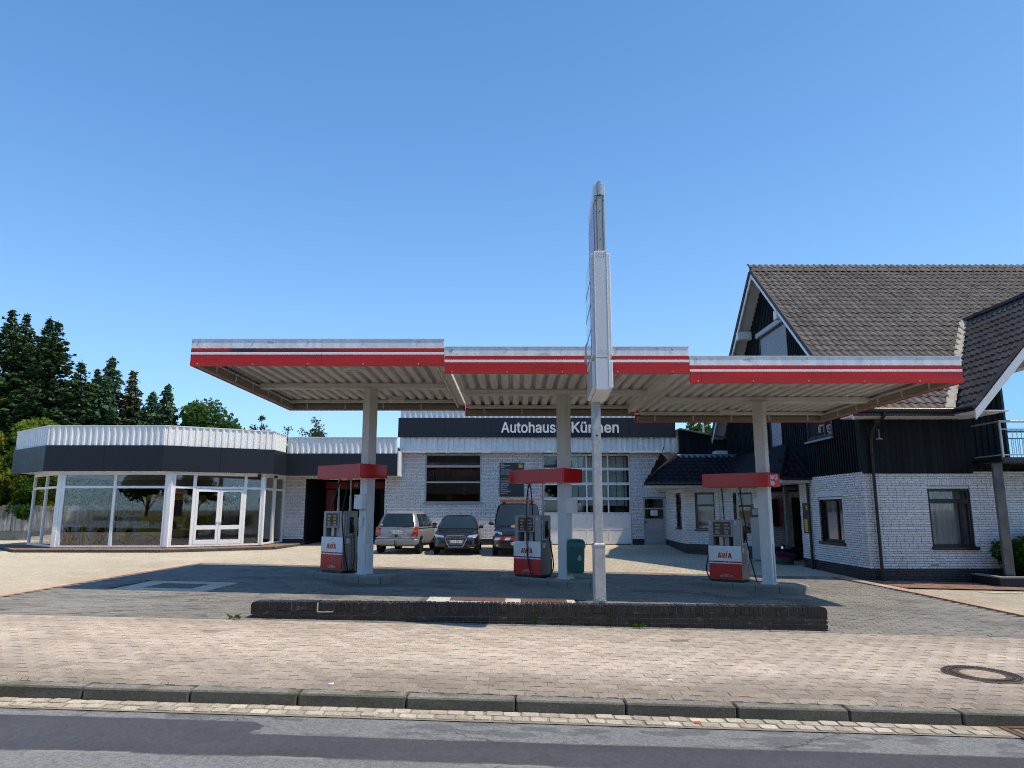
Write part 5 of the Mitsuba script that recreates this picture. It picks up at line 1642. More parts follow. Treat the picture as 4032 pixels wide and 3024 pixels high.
# downpipes
put('downpipe', join([tube(spline([(9.88, EY - .09, EZ - .08), (9.88, EY - .08, EZ - .2), (9.87, EY + .2, EZ - .33), (9.84, HY - .25, EZ - .55), (9.83, HY - .14, EZ - .85), (9.83, HY - .11, EZ - 1.2)], 8), .043, 10), cyl((9.83, HY - .11, EZ - 1.22), (9.83, HY - .11, -.25), .043), cyl((9.83, HY - .11, .1), (9.83, HY - .11, -.3), .055)]), 'm_pipe_brown', hs, smooth=50)
put('downpipe', cyl((HX - .07, 23.05, 2.7), (HX - .07, 23.05, -.2), .043), 'm_pipe_brown', hs, smooth=50)
put('wall_lamp', join([cyl((10.0, HY - .25, 3.62), (10.0, HY - .25, 3.85), .012, n=8), lathe([(.001, .04), (.09, .0), (.09, -.015), (.001, -.015)], 14, (10.0, HY - .25, 3.6)), cyl((10.0, HY - .25, 3.85), (10.0, HY - .06, 3.9), .012, n=8)]), 'm_grey_metal', hs, smooth=40)
put('floodlight', join([lathe([(.001, 0), (.06, .0), (.075, .1), (.001, .11)], 12, (9.98, HY - .2, 4.02))]), 'm_black_plastic', hs, smooth=40)

# planter with a post and shrub in front of the house
pt = thing('planter', 'low dark planter with pale rim before the house front at the right edge', 'planter')
put('box', cbox(12.28, 20.4, 18.42, HY - .02, -.6, .0, .01), 'm_planter', pt)
put('rim', join([box(12.24, 20.4, 18.36, 18.50, .003, .04), box(12.24, 12.40, 18.503, HY - .025, .003, .04)]), 'm_slab_grey', pt)
solo('steel_post', 'rusty grey steel post standing on the planter before the house', 'post', xf(cbox(-.105, .105, -.105, .105, .04, 2.9, .008), rotz(-.35, (12.74, 18.72, 0))), 'm_post_steel')

# ---------------------------------------------------------------- kiosk with its low tiled roof
ki = thing('kiosk', 'low white brick kiosk with dark tiled hipped roof between workshop and house', 'kiosk')
KPL = [(7.16, 33.37), (7.0, 29.2), (8.3, 28.2), (9.25, 26.9), (10.95, 26.9)]
kw = put('wall', box(8.5, 10.9, 32.8, 32.9, -.2, 2.6), 'm_room_wall', ki)
KH = [[(2.35, 3.5, .96, 2.4)], [(.45, 1.28, .93, 2.38)], [(.45, 1.32, .9, 2.35)], [(1.22, 1.7, -.2, 2.15)]]
for j, (a, b) in enumerate(zip(KPL[:-1], KPL[1:])):
    w = Wall(a, b)
    h = KH[j]
    brickwork(w, kw, .36, 2.75, h, 'm_white_brick', 'm_mortar_dark', (60, 160, 120, 100)[j], soldiers=[(q[0] - .02, q[1] + .02, q[3] + .005, min(q[3] + .2, 2.74)) for q in h], seed=20 + j)
    brickwork(w, kw, -.3, .355, [q for q in h if q[2] < .3], 'm_plinth_brick', 'm_mortar_grey', 60, name='plinth_brick', seed=30 + j)
    for q in h:
        if q[2] > 0:
            fr = put('window', join(frame_rect(w, q[0], q[1], q[2], q[3], .07, .04, .12, bars_z=[(q[3] - .5, .08)])), 'm_dark_frame', ki)
            put('pane', pane(w, q[0] + .06, q[1] - .06, q[2] + .06, q[3] - .06, .09), 'm_glass', fr)
            put('sill', w.at(box(q[0] - .04, q[1] + .04, -.05, .1, q[2] - .06, q[2] - .003)), 'm_dark_frame', fr)
            if j == 1:
                put('curtain', pane(w, q[0], q[1], q[2], q[2] + .95, .3), 'm_curtain', fr)
            else:
                put('blind', pane(w, q[0], q[1], q[2], q[3], .6), 'm_interior', fr)  # plain dark sheet closing the view behind the pane
        else:
            dd = put('door', w.at(box(q[0] + .003, q[1] - .003, .06, .12, -.1, q[3])), 'm_dark_frame', ki)
put('ceiling', prism([(7.2, 33.3), (7.1, 29.2), (8.35, 28.3), (9.3, 27.0), (10.9, 27.0), (10.9, 33.3)], 2.76, 2.80), 'm_interior', ki)
put('back_room', box(10.96, 11.0, 23.9, 33, -.3, 2.75), 'm_room_wall', ki)
KE = [(6.9, 33.3), (5.2, 27.62), (8.1, 27.62), (8.62, 22.9), (9.56, 22.9)]
KR = [(7.3, 33.3, 3.95), (6.9, 30.0, 3.95), (9.56, 30.0, 3.95), (9.56, 24.6, 3.9)]
EZK = 2.72
e3 = [np.array([a, b, EZK]) for a, b in KE]
r3 = [np.array(p) for p in KR]
kf = [(e3[0], e3[1], r3[1], r3[0]), (e3[1], e3[2], r3[2], r3[1]), (e3[2], e3[3], r3[3], r3[2]), (e3[3], e3[4], r3[3] + [0, -.002, 0], r3[3])]
kr_ = put('roof', join([slab(*f, .06) for f in kf]), 'm_tile_porch', ki, uv=np.full((32, 2), .2))
for q, f in enumerate(kf):
    a, b, c, d = f
    ex = (b - a) / np.linalg.norm(b - a)
    nrm = np.cross(b - a, d - a)
    nrm /= np.linalg.norm(nrm)
    ey = np.cross(nrm, ex)
    hgt = max((c - a) @ ey, (d - a) @ ey)
    Lb = np.linalg.norm(b - a)
    pa = Polygon([(0, 0), (Lb, 0), ((c - a) @ ex, (c - a) @ ey), ((d - a) @ ex, (d - a) @ ey)])
    from shapely.geometry import Point

    def ins(p, a=a, ex=ex, ey=ey, pa=pa):
        return pa.buffer(.06).contains(Point((p - a) @ ex, (p - a) @ ey))

    tiled(kr_, a - ex * 2.4 + nrm * .03 - ey * .03, ex, ey, int((Lb + 4.5) / .24), int(hgt / .34) + 1, .24, .34, 'm_tile_porch', ins, (60, 120, 120, 60)[q])
for P, Q in ((e3[1], r3[1]), (e3[2], r3[2]), (e3[3], r3[3]), (e3[4], r3[3])):
    put('hip_tiles', tube([P + [0, 0, .05], Q + [0, 0, .06]], .07, 8), 'm_tile_porch', kr_, uv=np.full((18, 2), .6))
put('top_flashing', join([slab(r3[1] + [0, -.28, -.09], r3[2] + [0, -.28, -.09], r3[2] + [0, .02, .08], r3[1] + [0, .02, .08], .01)]), 'm_lead_dark', kr_)
for P, Q in zip(KE[:-1], KE[1:]):
    w = Wall(P, Q)
    put('gutter', w.at(tube([(0, -.07, EZK - .03), (w.L, -.07, EZK - .03)], .055, 8)), 'm_black_plastic', kr_, smooth=60)
    put('fascia_board', w.at(box(.02, w.L - .02, .01, .04, EZK - .16, EZK - .02)), 'm_white_paint', kr_)
put('soffit', prism([KE[0], (KE[1][0] + .02, KE[1][1] + .02), KE[2], KE[3], (9.56, 22.92), (9.56, 33.3)], EZK - .17, EZK - .15), 'm_white_soffit', kr_)
put('porch_post', cbox(10.05 - .07, 10.05 + .07, 26.3, 26.44, -.1, EZK - .17, .01), 'm_grey_metal', ki)
# dark boarded link wall above the kiosk roof
lk = thing('link_wall', 'black boarded wall with sloping top above the kiosk roof', 'wall')
lp = Polygon([(7.62, 2.6), (11.2, 2.6), (11.2, 4.62), (7.62, 5.33)])
m = prism(lp, 0, .2)
put('backing', (np.stack([m[0][:, 0], 32.2 + m[0][:, 2], m[0][:, 1]], 1), m[1][:, ::-1]), 'm_black_wood', lk, uv=np.full((len(m[0]), 2), .3))
ms = []
for k in range(17):
    x = 7.7 + k * .2
    z1 = 5.31 - .198 * (x - 7.62)
    ms.append(mat4((.19, 0, 0), (0, .025, 0), (0, 0, z1 - 2.7), (x + .1, 32.186, (z1 + 2.7) / 2)))
pieces(lk, 'board', ms, ub6, 'm_black_wood', 300)
put('roof_edge', slab((7.6, 31.9, 5.36), (11.3, 31.9, 4.63), (11.3, 40, 4.63), (7.6, 40, 5.36), .06), 'm_lead_dark', lk)
# things by the kiosk entrance
ptm = thing('payment_terminal', 'grey outdoor payment terminal with black side and red light beside the kiosk window', 'terminal')
Mp = rotz(-.85, (8.98, 26.35, float(G(9, 26.4))))
put('cabinet', xf(cbox(-.2, .2, -.18, .2, .0, 1.5, .012), Mp), 'm_grey_metal', ptm)
put('head', xf(cbox(-.2, .2, -.14, .2, 1.515, 1.98, .012), Mp), 'm_black_plastic', ptm)
put('display', xf(box(-.13, .13, -.147, -.141, 1.6, 1.8), Mp), 'm_lcd', ptm)
put('notice', xf(box(-.05, .17, -.149, -.141, 1.83, 2.2), Mp), 'm_plate_white', ptm)
put('light_strip', xf(box(.201, .21, -.1, .18, 1.74, 1.79), Mp), 'm_red_light', ptm)
put('side_panel', xf(box(.2, .204, -.16, .19, .05, 1.5), Mp), 'm_wash_dark', ptm)
cb = thing('wall_case', 'black case with bright red edges on the kiosk wall behind the right post', 'case')
put('case', rbox(9.62, 9.9, 26.66, 26.88, 1.1, 2.1, .04), 'm_black_plastic', cb)
put('red_edge', join([cbox(9.905, 9.955, 26.64, 26.88, 1.08, 2.12, .01)] + [cbox(9.87, 9.953, 26.62, 26.66, z - .07, z + .07, .01) for z in (1.27, 1.6, 1.93)]), 'm_red_paint', cb)
ks = thing('kiosk_sign', 'black name board with white letters above the kiosk door', 'sign')
put('board', box(9.72, 10.66, 26.83, 26.87, 2.37, 2.66), 'm_black_plastic', ks)
wall_text('Kasse', .15, 10.2, 2.44, 26.828, 'm_letter_white', ks, .7)
fl = thing('flower_tub', 'stone tub with pink flowers under the porch before the kiosk door', 'flower tub')
fz = float(G(9.3, 24.6))
put('tub', lathe([(.30, fz - .1), (.36, fz + .22), (.32, fz + .22), (.28, fz + .16), (.001, fz + .16)], 20, (9.28, 24.9, 0)), 'm_kerb', fl, smooth=40)
bt = thing('black_tub', 'black tub with a clear plastic cover beside the porch post', 'tub')
put('tub', lathe([(.24, fz - .1), (.30, fz + .42), (.27, fz + .42), (.26, fz + .3), (.001, fz + .3)], 18, (9.85, 26.25, 0)), 'm_black_plastic', bt, smooth=40)
put('cover', lathe([(.12, fz + .42), (.11, fz + .5), (.05, fz + .57), (.001, fz + .58)], 9, (9.8, 26.2, 0)), 'm_chrome', bt)
po = thing('poster', 'dark poster with yellow figure on the house side wall beside the downpipe', 'poster')
put('sheet', box(HX - .012, HX - .002, 23.25, 23.7, .95, 1.92), 'm_board_grey', po)
put('figure', join([box(HX - .017, HX - .0125, 23.36, 23.6, 1.0, 1.4), box(HX - .017, HX - .0125, 23.3, 23.42, 1.7, 1.85)]), 'm_yellow', po)


# ---------------------------------------------------------------- parked cars (front of the car towards +y in its own frame)
def supring(hw, z0, z1, y, n=28, e=6.0, tuck=.0):
    a = np.arange(n) * 2 * np.pi / n + np.pi / n
    c, s = np.cos(a), np.sin(a)
    x = hw * np.sign(c) * np.abs(c) ** (2 / e)
    z = (z0 + z1) / 2 + (z1 - z0) / 2 * np.sign(s) * np.abs(s) ** (2 / e)
    x = x * (1 - tuck * np.clip((z - (z0 + z1) / 2) / (z1 - z0), 0, 1))
    return np.stack([x, np.full(n, y), z], 1)




def car(name, label, cat, M, sp):
    t = thing(name, label, cat, 'cars parked before the workshop')
    paint = sp['paint']
    ys = [s[0] for s in sp['st']]
    dense = np.linspace(ys[0], ys[-1], 34)
    S = np.array(sp['st'])
    rings = [supring(*[np.interp(y, ys, S[:, q]) for q in (1, 2, 3)], y, tuck=.10) for y in dense]
    bm = loft(rings)
    # wheel arches: dark discs recessed in the flanks
    put('body', xf(bm, M), paint, t, smooth=50)
    yb0, yb1, hb, zb, yt0, yt1, ht, zt = sp['gh']

    def P(face, u, q):
        qq = min(max(q, 0), 1)
        k = 1 - (1 - qq) ** 1.25
        hw = hb + (ht - hb) * qq ** 1.4
        y0, y1 = yb0 + (yt0 - yb0) * qq ** 1.15, yb1 + (yt1 - yb1) * qq ** 1.15
        z = zb + (zt - zb) * q
        bow = .10
        if face == 'f':
            return np.array([hw * (1 - 2 * u), y1 + bow * (1 - (2 * u - 1) ** 2), z])
        if face == 'r':
            return np.array([hw * (2 * u - 1), y0 - bow * .7 * (1 - (2 * u - 1) ** 2), z])
        if face == 'R':
            return np.array([hw + .03 * (1 - (2 * u - 1) ** 2), y1 + (y0 - y1) * (1 - u), z])
        return np.array([-hw - .03 * (1 - (2 * u - 1) ** 2), y1 + (y0 - y1) * u, z])

    def ring(q, inset=0.0, dz=0.0):
        pts = []
        for f in ('f', 'L', 'r', 'R'):
            for u in np.linspace(0, 1, 9)[:-1]:
                pts.append(P(f, u, q))
        pts = np.array(pts)
        c = pts.mean(0)
        out = c + (pts - c) * (1 - inset)
        out[:, 2] += dz
        return out

    put('cabin', xf(loft([ring(q) for q in (0, .25, .5, .75, .92)] + [ring(1.0, .05, -.005), ring(1.0, .14, .025), ring(1.0, .45, .045)]), M), paint, t, smooth=50)

    def glass(nm, f, u0, u1, q0, q1, off=.008, sk=0.0, mat='m_carglass'):
        us, qs = np.linspace(u0, u1, 9), np.linspace(q0, q1, 5)
        g = np.array([[P(f, u + sk * (q - q0) * (1 if u < .5 else -1), q) for u in us] for q in qs])
        du = np.gradient(g, axis=1)
        dq = np.gradient(g, axis=0)
        nn = np.cross(du, dq)
        nn /= np.linalg.norm(nn, axis=2, keepdims=True)
        ctr = np.array([0, (yb0 + yb1) / 2, zb])
        if ((g - ctr) * nn).sum() < 0:
            nn = -nn
        v = (g + nn * off).reshape(-1, 3)
        i = (np.arange(4)[:, None] * 9 + np.arange(8)[None]).ravel()
        return put(nm, xf((v, np.vstack([np.stack([i, i + 1, i + 10], 1), np.stack([i, i + 10, i + 9], 1)])), M), mat, t, smooth=True)

    glass('windscreen', 'f', .05, .95, .06, .93)
    glass('rear_window', 'r', .07, .93, .10, .90)
    for f in ('L', 'R'):
        for a, b in sp['win']:
            if f == 'L':
                a, b = 1 - b, 1 - a
            glass('side_window', f, *((a, b) if f == 'R' else (a, b)), .10, .86)
    R, tw = sp['R'], .2
    for y in sp['ax']:
        for s in (-1, 1):
            hw = np.interp(y, ys, S[:, 1])
            x1 = s * (hw - .01)
            xi = s * (hw - .01 - tw)
            put('wheel_arch', xf(cyl((s * (hw - .10), y, R + .02), (s * (hw - .002), y, R + .02), R + .045, n=26), M), 'm_wash_dark', t)
            prof = [(R * .62, 0), (R * .9, -.012), (R, .02), (R, tw - .02), (R * .9, tw), (R * .5, tw)]
            Mw = M @ mat4((0, 1, 0), (0, 0, 1), (s, 0, 0), (s * (hw - tw - .004), y, R))
            wv = lathe([(r, z) for r, z in prof], 26)
            wh = put('wheel', xf(wv, Mw), 'm_rubber', t, smooth=50)
            rim = [lathe([(R * .66, tw - .035), (R * .66, tw - .012), (R * .60, tw - .012), (R * .58, tw - .05)], 26)]
            for k in range(7):
                rim.append(xf(box(R * .08, R * .62, -R * .07, R * .07, tw - .05, tw - .02), rotz(k * 2 * math.pi / 7)))
            rim.append(cyl((0, 0, tw - .06), (0, 0, tw - .012), R * .16, n=12))
            put('rim', xf(join(rim), Mw), 'm_lamp_clear', wh)
            put('disc', xf(cyl((0, 0, tw - .08), (0, 0, tw - .065), R * .64, n=20), Mw), 'm_wash_dark', wh)
    for s in (-1, 1):
        my, mz = sp['mirror']
        put('mirror', xf(hullmesh([(s * (hb + .02), my, mz), (s * (hb + .05), my - .04, mz + .06), (s * (hb + .18), my - .06, mz), (s * (hb + .22), my - .03, mz + .12), (s * (hb + .06), my - .02, mz + .13), (s * (hb + .2), my + .07, mz + .02), (s * (hb + .19), my + .06, mz + .11), (s * (hb + .06), my + .08, mz + .05)]), M), sp.get('mirror_mat', paint), t, smooth=40)
    return t


def plate(parent, M, s, w=.50, h=.11):
    """M: frame with x right, y up, z towards the viewer, origin at the plate's centre"""
    p = put('number_plate', xf(cbox(-w / 2, w / 2, -h / 2, h / 2, -.008, .004, .003), M), 'm_plate_white', parent)
    put('euro_band', xf(box(-w / 2 + .004, -w / 2 + .045, -h / 2 + .004, h / 2 - .004, .0045, .006), M), 'm_plate_blue', p)
    tm = text(s, .070, .002)
    tv = tm[0] - [tm[0][:, 0].min(), 0, 0]
    tv = tv * [(w - .075) / tv[:, 0].max(), 1, 1]
    put('lettering', xf((tv, tm[1]), M @ mat4(o=(-w / 2 + .058, -.035, .0045))), 'm_ink', p)


def facing(M, x, y, z, back=False):
    """frame on the car's front (or back) for flat things: x to the right of the viewer"""
    return M @ (mat4((1, 0, 0), (0, 0, 1), (0, -1, 0), (x, y, z)) if back else mat4((-1, 0, 0), (0, 0, 1), (0, 1, 0), (x, y, z)))


def grid_patch(fn, nu=8, nv=6):
    g = np.array([[fn(u, v) for u in np.linspace(0, 1, nu)] for v in np.linspace(0, 1, nv)])
    i = (np.arange(nv - 1)[:, None] * nu + np.arange(nu - 1)[None]).ravel()
    return g.reshape(-1, 3), np.vstack([np.stack([i, i + 1, i + nu + 1], 1), np.stack([i, i + nu + 1, i + nu], 1)])


# silver hatchback, seen from behind
cx, cy = -4.22, 29.55
M = rotz(-.12, (cx, cy, float(G(cx, cy - 1)) + .005))
t = car('parked_car', 'silver compact hatchback parked nose to the wall, seen from behind', 'car', M, dict(
    paint='m_silver_paint', R=.295, ax=(-1.22, 1.2), mirror=(.72, .98), mirror_mat='m_black_plastic',
    st=[(-1.80, .68, .36, .86), (-1.76, .77, .30, .93), (-1.6, .835, .25, .97), (-1.0, .86, .22, .98), (0, .86, .20, .98), (1.0, .86, .22, .97), (1.35, .84, .24, .90), (1.65, .78, .28, .78), (1.80, .62, .36, .66)],
    gh=(-1.70, 1.18, .79, .93, -1.36, .40, .565, 1.55), win=[(.10, .33), (.36, .58), (.60, .86)]))
put('rear_bumper', xf(loft([supring(.865, .30, .56, -1.70, e=5), supring(.855, .29, .575, -1.80, e=5), supring(.80, .31, .56, -1.86, e=5), supring(.70, .34, .53, -1.885, e=5)]), M), 'm_silver_paint', t, smooth=50)
put('bumper_strip', xf(hullmesh([(-.84, -1.80, .575), (.84, -1.80, .575), (.72, -1.875, .57), (-.72, -1.875, .57), (-.84, -1.80, .60), (.84, -1.80, .60), (.72, -1.83, .60), (-.72, -1.83, .60)]), M), 'm_silver_paint', t)
tg = put('tailgate', xf(grid_patch(lambda u, v: np.array([(-.62 + 1.24 * u) * (1 - .08 * (1 - v)), -1.835 + .05 * (2 * u - 1) ** 2 + .05 * v, .62 + .33 * v])), M), 'm_silver_paint', t, smooth=True)
for s in (-1, 1):
    put('tail_light', xf(hullmesh([(s * .60, -1.825, .66), (s * .84, -1.74, .66), (s * .845, -1.70, .98), (s * .72, -1.77, 1.0), (s * .62, -1.82, .70), (s * .80, -1.60, .66), (s * .80, -1.6, .98)]), M), 'm_lamp_red', t, smooth=30)
    put('indicator', xf(hullmesh([(s * .64, -1.832, .79), (s * .79, -1.78, .79), (s * .79, -1.775, .87), (s * .66, -1.826, .87), (s * .7, -1.77, .83), (s * .7, -1.77, .8)]), M), 'm_lamp_orange', t)
put('wiper', xf(tube([(0, -1.80, .985), (.1, -1.79, 1.0), (.55, -1.72, 1.02)], .011), M), 'm_black_plastic', t)
put('emblem', xf(lathe([(.045, 0), (.045, .008), (.034, .008), (.034, 0)], 20), facing(M, 0, -1.845, .93, True)), 'm_chrome', t)
put('emblem_star', xf(join([xf(prism([(-.007, 0), (.007, 0), (0, .036)], 0, .008), rotz(a)) for a in (0, 2.094, 4.189)]), facing(M, 0, -1.845, .93, True)), 'm_chrome', t)
put('plate_recess', xf(box(-.30, .30, -.09, .075, 0, .004), facing(M, 0, -1.85, .80, True)), 'm_grey_metal', t)
plate(t, facing(M, 0, -1.862, .79, True), 'EL PD 46')
put('handle', xf(lathe([(.001, .02), (.05, .015), (.06, 0)], 14), facing(M, 0, -1.845, .655, True)), 'm_black_plastic', t)
put('tow_bar', xf(join([tube([(0, -1.80, .28), (0, -1.95, .27), (0, -1.98, .34), (0, -1.98, .46)], .02), lathe([(.001, -.03), (.03, 0), (.001, .03)], 10, (0, -1.98, .48))]), M), 'm_black_plastic', t, smooth=40)
put('sticker', xf(cyl((0, 0, 0), (0, 0, .004), .035), facing(M, -.60, -1.725, 1.07, True)), 'm_plate_white', t)

# black hatchback, seen from the front
cx, cy = -2.16, 29.4
M = rotz(math.pi + .02, (cx, cy, float(G(cx, cy - 1)) + .005))
t = car('parked_car', 'black hatchback parked facing the street between silver car and van', 'car', M, dict(
    paint='m_black_paint', R=.31, ax=(-1.30, 1.30), mirror=(.78, .93),
    st=[(-2.1, .62, .40, .80), (-2.0, .78, .32, .90), (-1.7, .87, .25, .95), (-1.0, .89, .22, .96), (0, .885, .20, .96), (.75, .88, .21, .96), (1.2, .88, .22, .90), (1.6, .865, .24, .82), (1.9, .83, .24, .74), (2.05, .76, .25, .66), (2.11, .62, .27, .58)],
    gh=(-1.85, 1.0, .80, .90, -1.1, .22, .585, 1.405), win=[(.12, .42), (.45, .80)]))
put('grille', xf(prism([(-.40, .03), (-.26, -.24), (.26, -.24), (.40, .03), (.33, .17), (-.33, .17)], 0, .02), facing(M, 0, 2.115, .52)), 'm_black_plastic', t)
gr = [(-.40, .03), (-.26, -.24), (.26, -.24), (.40, .03), (.33, .17), (-.33, .17)]
put('grille_frame', xf(tube([(a, b, .02) for a, b in gr + gr[:1]], .014), facing(M, 0, 2.115, .52)), 'm_chrome', t)
put('grille_bars', xf(join([box(-.33, .33, z, z + .012, .021, .026) for z in (-.16, -.11, -.06, .0, .05, .10, .14)]), facing(M, 0, 2.115, .52)), 'm_grey_metal', t)
put('emblem', xf(join([lathe([(.048, .028), (.048, .036), (.036, .036), (.036, .028)], 22, (dx, .105, 0)) for dx in (-.108, -.036, .036, .108)]), facing(M, 0, 2.115, .52)), 'm_chrome', t)
plate(t, facing(M, 0, 2.15, .475), 'EL H 8897')
for s in (-1, 1):
    put('headlight', xf(hullmesh([(s * .42, 2.075, .64), (s * .80, 1.955, .70), (s * .84, 1.83, .735), (s * .50, 2.02, .70), (s * .60, 2.05, .585), (s * .72, 2.015, .55), (s * .6, 1.9, .6), (s * .78, 1.85, .6)]), M), 'm_lamp_clear', t, smooth=25)
    put('air_intake', xf(hullmesh([(s * .46, 2.085, .30), (s * .76, 2.0, .32), (s * .78, 1.985, .47), (s * .5, 2.085, .42), (s * .6, 1.9, .35), (s * .6, 1.9, .45)]), M), 'm_wash_dark', t)
    put('intake_trim', xf(tube([(s * .48, 2.10, .33), (s * .76, 2.012, .345)], .010), M), 'm_chrome', t)
put('lower_intake', xf(box(-.40, .40, -.05, .05, 0, .006), facing(M, 0, 2.115, .30)), 'm_wash_dark', t)
put('roof_aerial', xf(hullmesh([(-.02, -.9, 1.45), (.02, -.9, 1.45), (0, -1.1, 1.53), (0, -.75, 1.45), (0, -1.1, 1.45)]), M), 'm_black_paint', t)
put('vignette', xf(box(.50, .57, -.03, .03, 0, .004), facing(M, 0, .86, .99)), 'm_plate_white', t)
put('bonnet_line', xf(tube(spline([(-.52, 1.95, .733), (-.60, 1.4, .872), (-.62, 1.05, .928)], 8), .006, 5), M), 'm_wash_dark', t)

# navy van with an orange beacon bar
cx, cy = .24, 29.2
M = rotz(math.pi - .02, (cx, cy, float(G(cx, cy - 2)) + .005))
t = car('parked_van', 'dark navy van with orange beacon bar and red white stripe', 'van', M, dict(
    paint='m_navy_paint', R=.34, ax=(-1.5, 1.5), mirror=(1.28, 1.10), mirror_mat='m_black_plastic',
    st=[(-2.45, .90, .35, 1.05), (-2.3, .95, .28, 1.10), (0, .955, .24, 1.10), (1.2, .95, .24, 1.10), (1.7, .93, .24, 1.05), (2.1, .92, .25, .97), (2.35, .88, .26, .86), (2.45, .78, .28, .76), (2.47, .7, .30, .70)],
    gh=(-2.42, 1.62, .89, 1.02, -2.3, .72, .76, 1.90), win=[(.60, .94), (.30, .57)]))
put('grille', xf(join([box(-.52, .52, z, z + .022, 0, .02) for z in (.70, .755, .81)]), facing(M, 0, 2.44, 0) @ mat4((1, 0, 0), (0, 1, -.0), (0, 0, 1))), 'm_chrome', t)
put('grille_back', xf(box(-.54, .54, .68, .85, -.03, -.002), facing(M, 0, 2.44, 0)), 'm_wash_dark', t)
put('lower_grille', xf(join([box(-.6, .6, z, z + .03, 0, .012) for z in (.34, .39, .44, .49)]), facing(M, 0, 2.475, 0)), 'm_wash_dark', t)
for k in range(9):
    x0 = -.86 + k * .191
    f = prism([(x0, .575), (x0 + .19, .575), (x0 + .25, .665), (x0 + .06, .665)], 0, .01)
    v = f[0].copy()
    v[:, 2] -= .16 * np.clip(np.abs(v[:, 0]) - .5, 0, 1) ** 1.3
    put('warning_stripe', xf((v, f[1]), facing(M, 0, 2.492, 0)), 'm_red_paint' if k % 2 else 'm_plate_white', t)
plate(t, facing(M, 0, 2.495, .45), 'EL KU 12')
for s in (-1, 1):
    put('headlight', xf(hullmesh([(s * .55, 2.43, .70), (s * .90, 2.30, .72), (s * .92, 2.2, .90), (s * .56, 2.40, .86), (s * .7, 2.2, .74), (s * .75, 2.2, .86)]), M), 'm_lamp_clear', t, smooth=25)
    put('fog_light', xf(box(s * .68 - .09, s * .68 + .09, .35, .42, 0, .012), facing(M, 0, 2.455, 0)), 'm_lamp_clear', t)
tm = text('KÜNNEN', .085, .004)
tv = tm[0] - [tm[0][:, 0].max() / 2, 0, 0]
Mh = facing(M, 0, 2.02, 1.03) @ mat4((1, 0, 0), (0, .75, -.66), (0, .66, .75))
put('lettering', xf((tv, tm[1]), Mh), 'm_yellow', t)
bb = put('beacon_bar', xf(join([rbox(-.72, .72, .35, .62, 1.985, 2.07, .1)]), M), 'm_lamp_orange', t)
put('beacon_foot', xf(join([box(-.6, -.5, .4, .57, 1.93, 1.985), box(.5, .6, .4, .57, 1.93, 1.985)]), M), 'm_black_plastic', bb)
put('beacon_ribs', xf(join([box(x - .012, x + .012, .345, .625, 1.98, 2.076) for x in (-.5, -.42, .42, .5)]), M), 'm_chrome', bb)


# ---------------------------------------------------------------- fence, trees and plants
fn = thing('board_fence', 'weathered upright board fence on a concrete base left of and behind the showroom', 'fence')
put('base', cbox(-46, -10.9, 38.5, 38.75, -.3, .60, .01), 'm_concrete', fn)
ms = []
x = -40.0
while x < -11.0:
    w_ = nr.uniform(.095, .125)
    h = 1.34 + nr.normal(0, .025)
    zb = .60 + nr.uniform(-.02, .03)
    lean = nr.normal(0, .012)
    ms.append(mat4((w_ - .008, 0, 0), (0, .022, 0), (lean, 0, h), (x + w_ / 2, 38.46 + nr.normal(0, .012), zb + h / 2)))
    x += w_
pieces(fn, 'board', ms, tones(lambda k: cbox(-.5, .5, -.5, .5, -.5, .5, .02)), 'm_fence', 290)
put('rail', join([box(-40, -11, 38.49, 38.54, .85, .93), box(-40, -11, 38.49, 38.54, 1.6, 1.68)]), 'm_fence', fn, uv=np.full((16, 2), .4))


def leaves(C_, S_, rs, tone, flat=.0, aspect=.55, axis=None):
    """quads at the points C_ with sizes S_; flat: 0 = any direction, 1 = lying; axis: directions of the long side"""
    n = len(C_)
    a = rs.normal(size=(n, 3)) if axis is None else np.asarray(axis) + rs.normal(0, .25, (n, 3))
    a /= np.linalg.norm(a, axis=1, keepdims=True)
    b = rs.normal(size=(n, 3)) * np.array([1, 1, 1 - flat])
    b = np.cross(a, b) if flat == 0 else np.cross(a, np.array([0, 0, 1.0]) + (1 - flat) * rs.normal(size=(n, 3)))
    b /= np.maximum(np.linalg.norm(b, axis=1, keepdims=True), 1e-6)
    L = S_[:, None]
    v = np.stack([C_ - a * L, C_ - b * L * aspect, C_ + a * L, C_ + b * L * aspect], 1).reshape(-1, 3)
    i = np.arange(n) * 4
    f = np.vstack([np.stack([i, i + 1, i + 2], 1), np.stack([i, i + 2, i + 3], 1)])
    return (v, f), np.repeat(np.stack([tone, tone], 1), 4, 0)


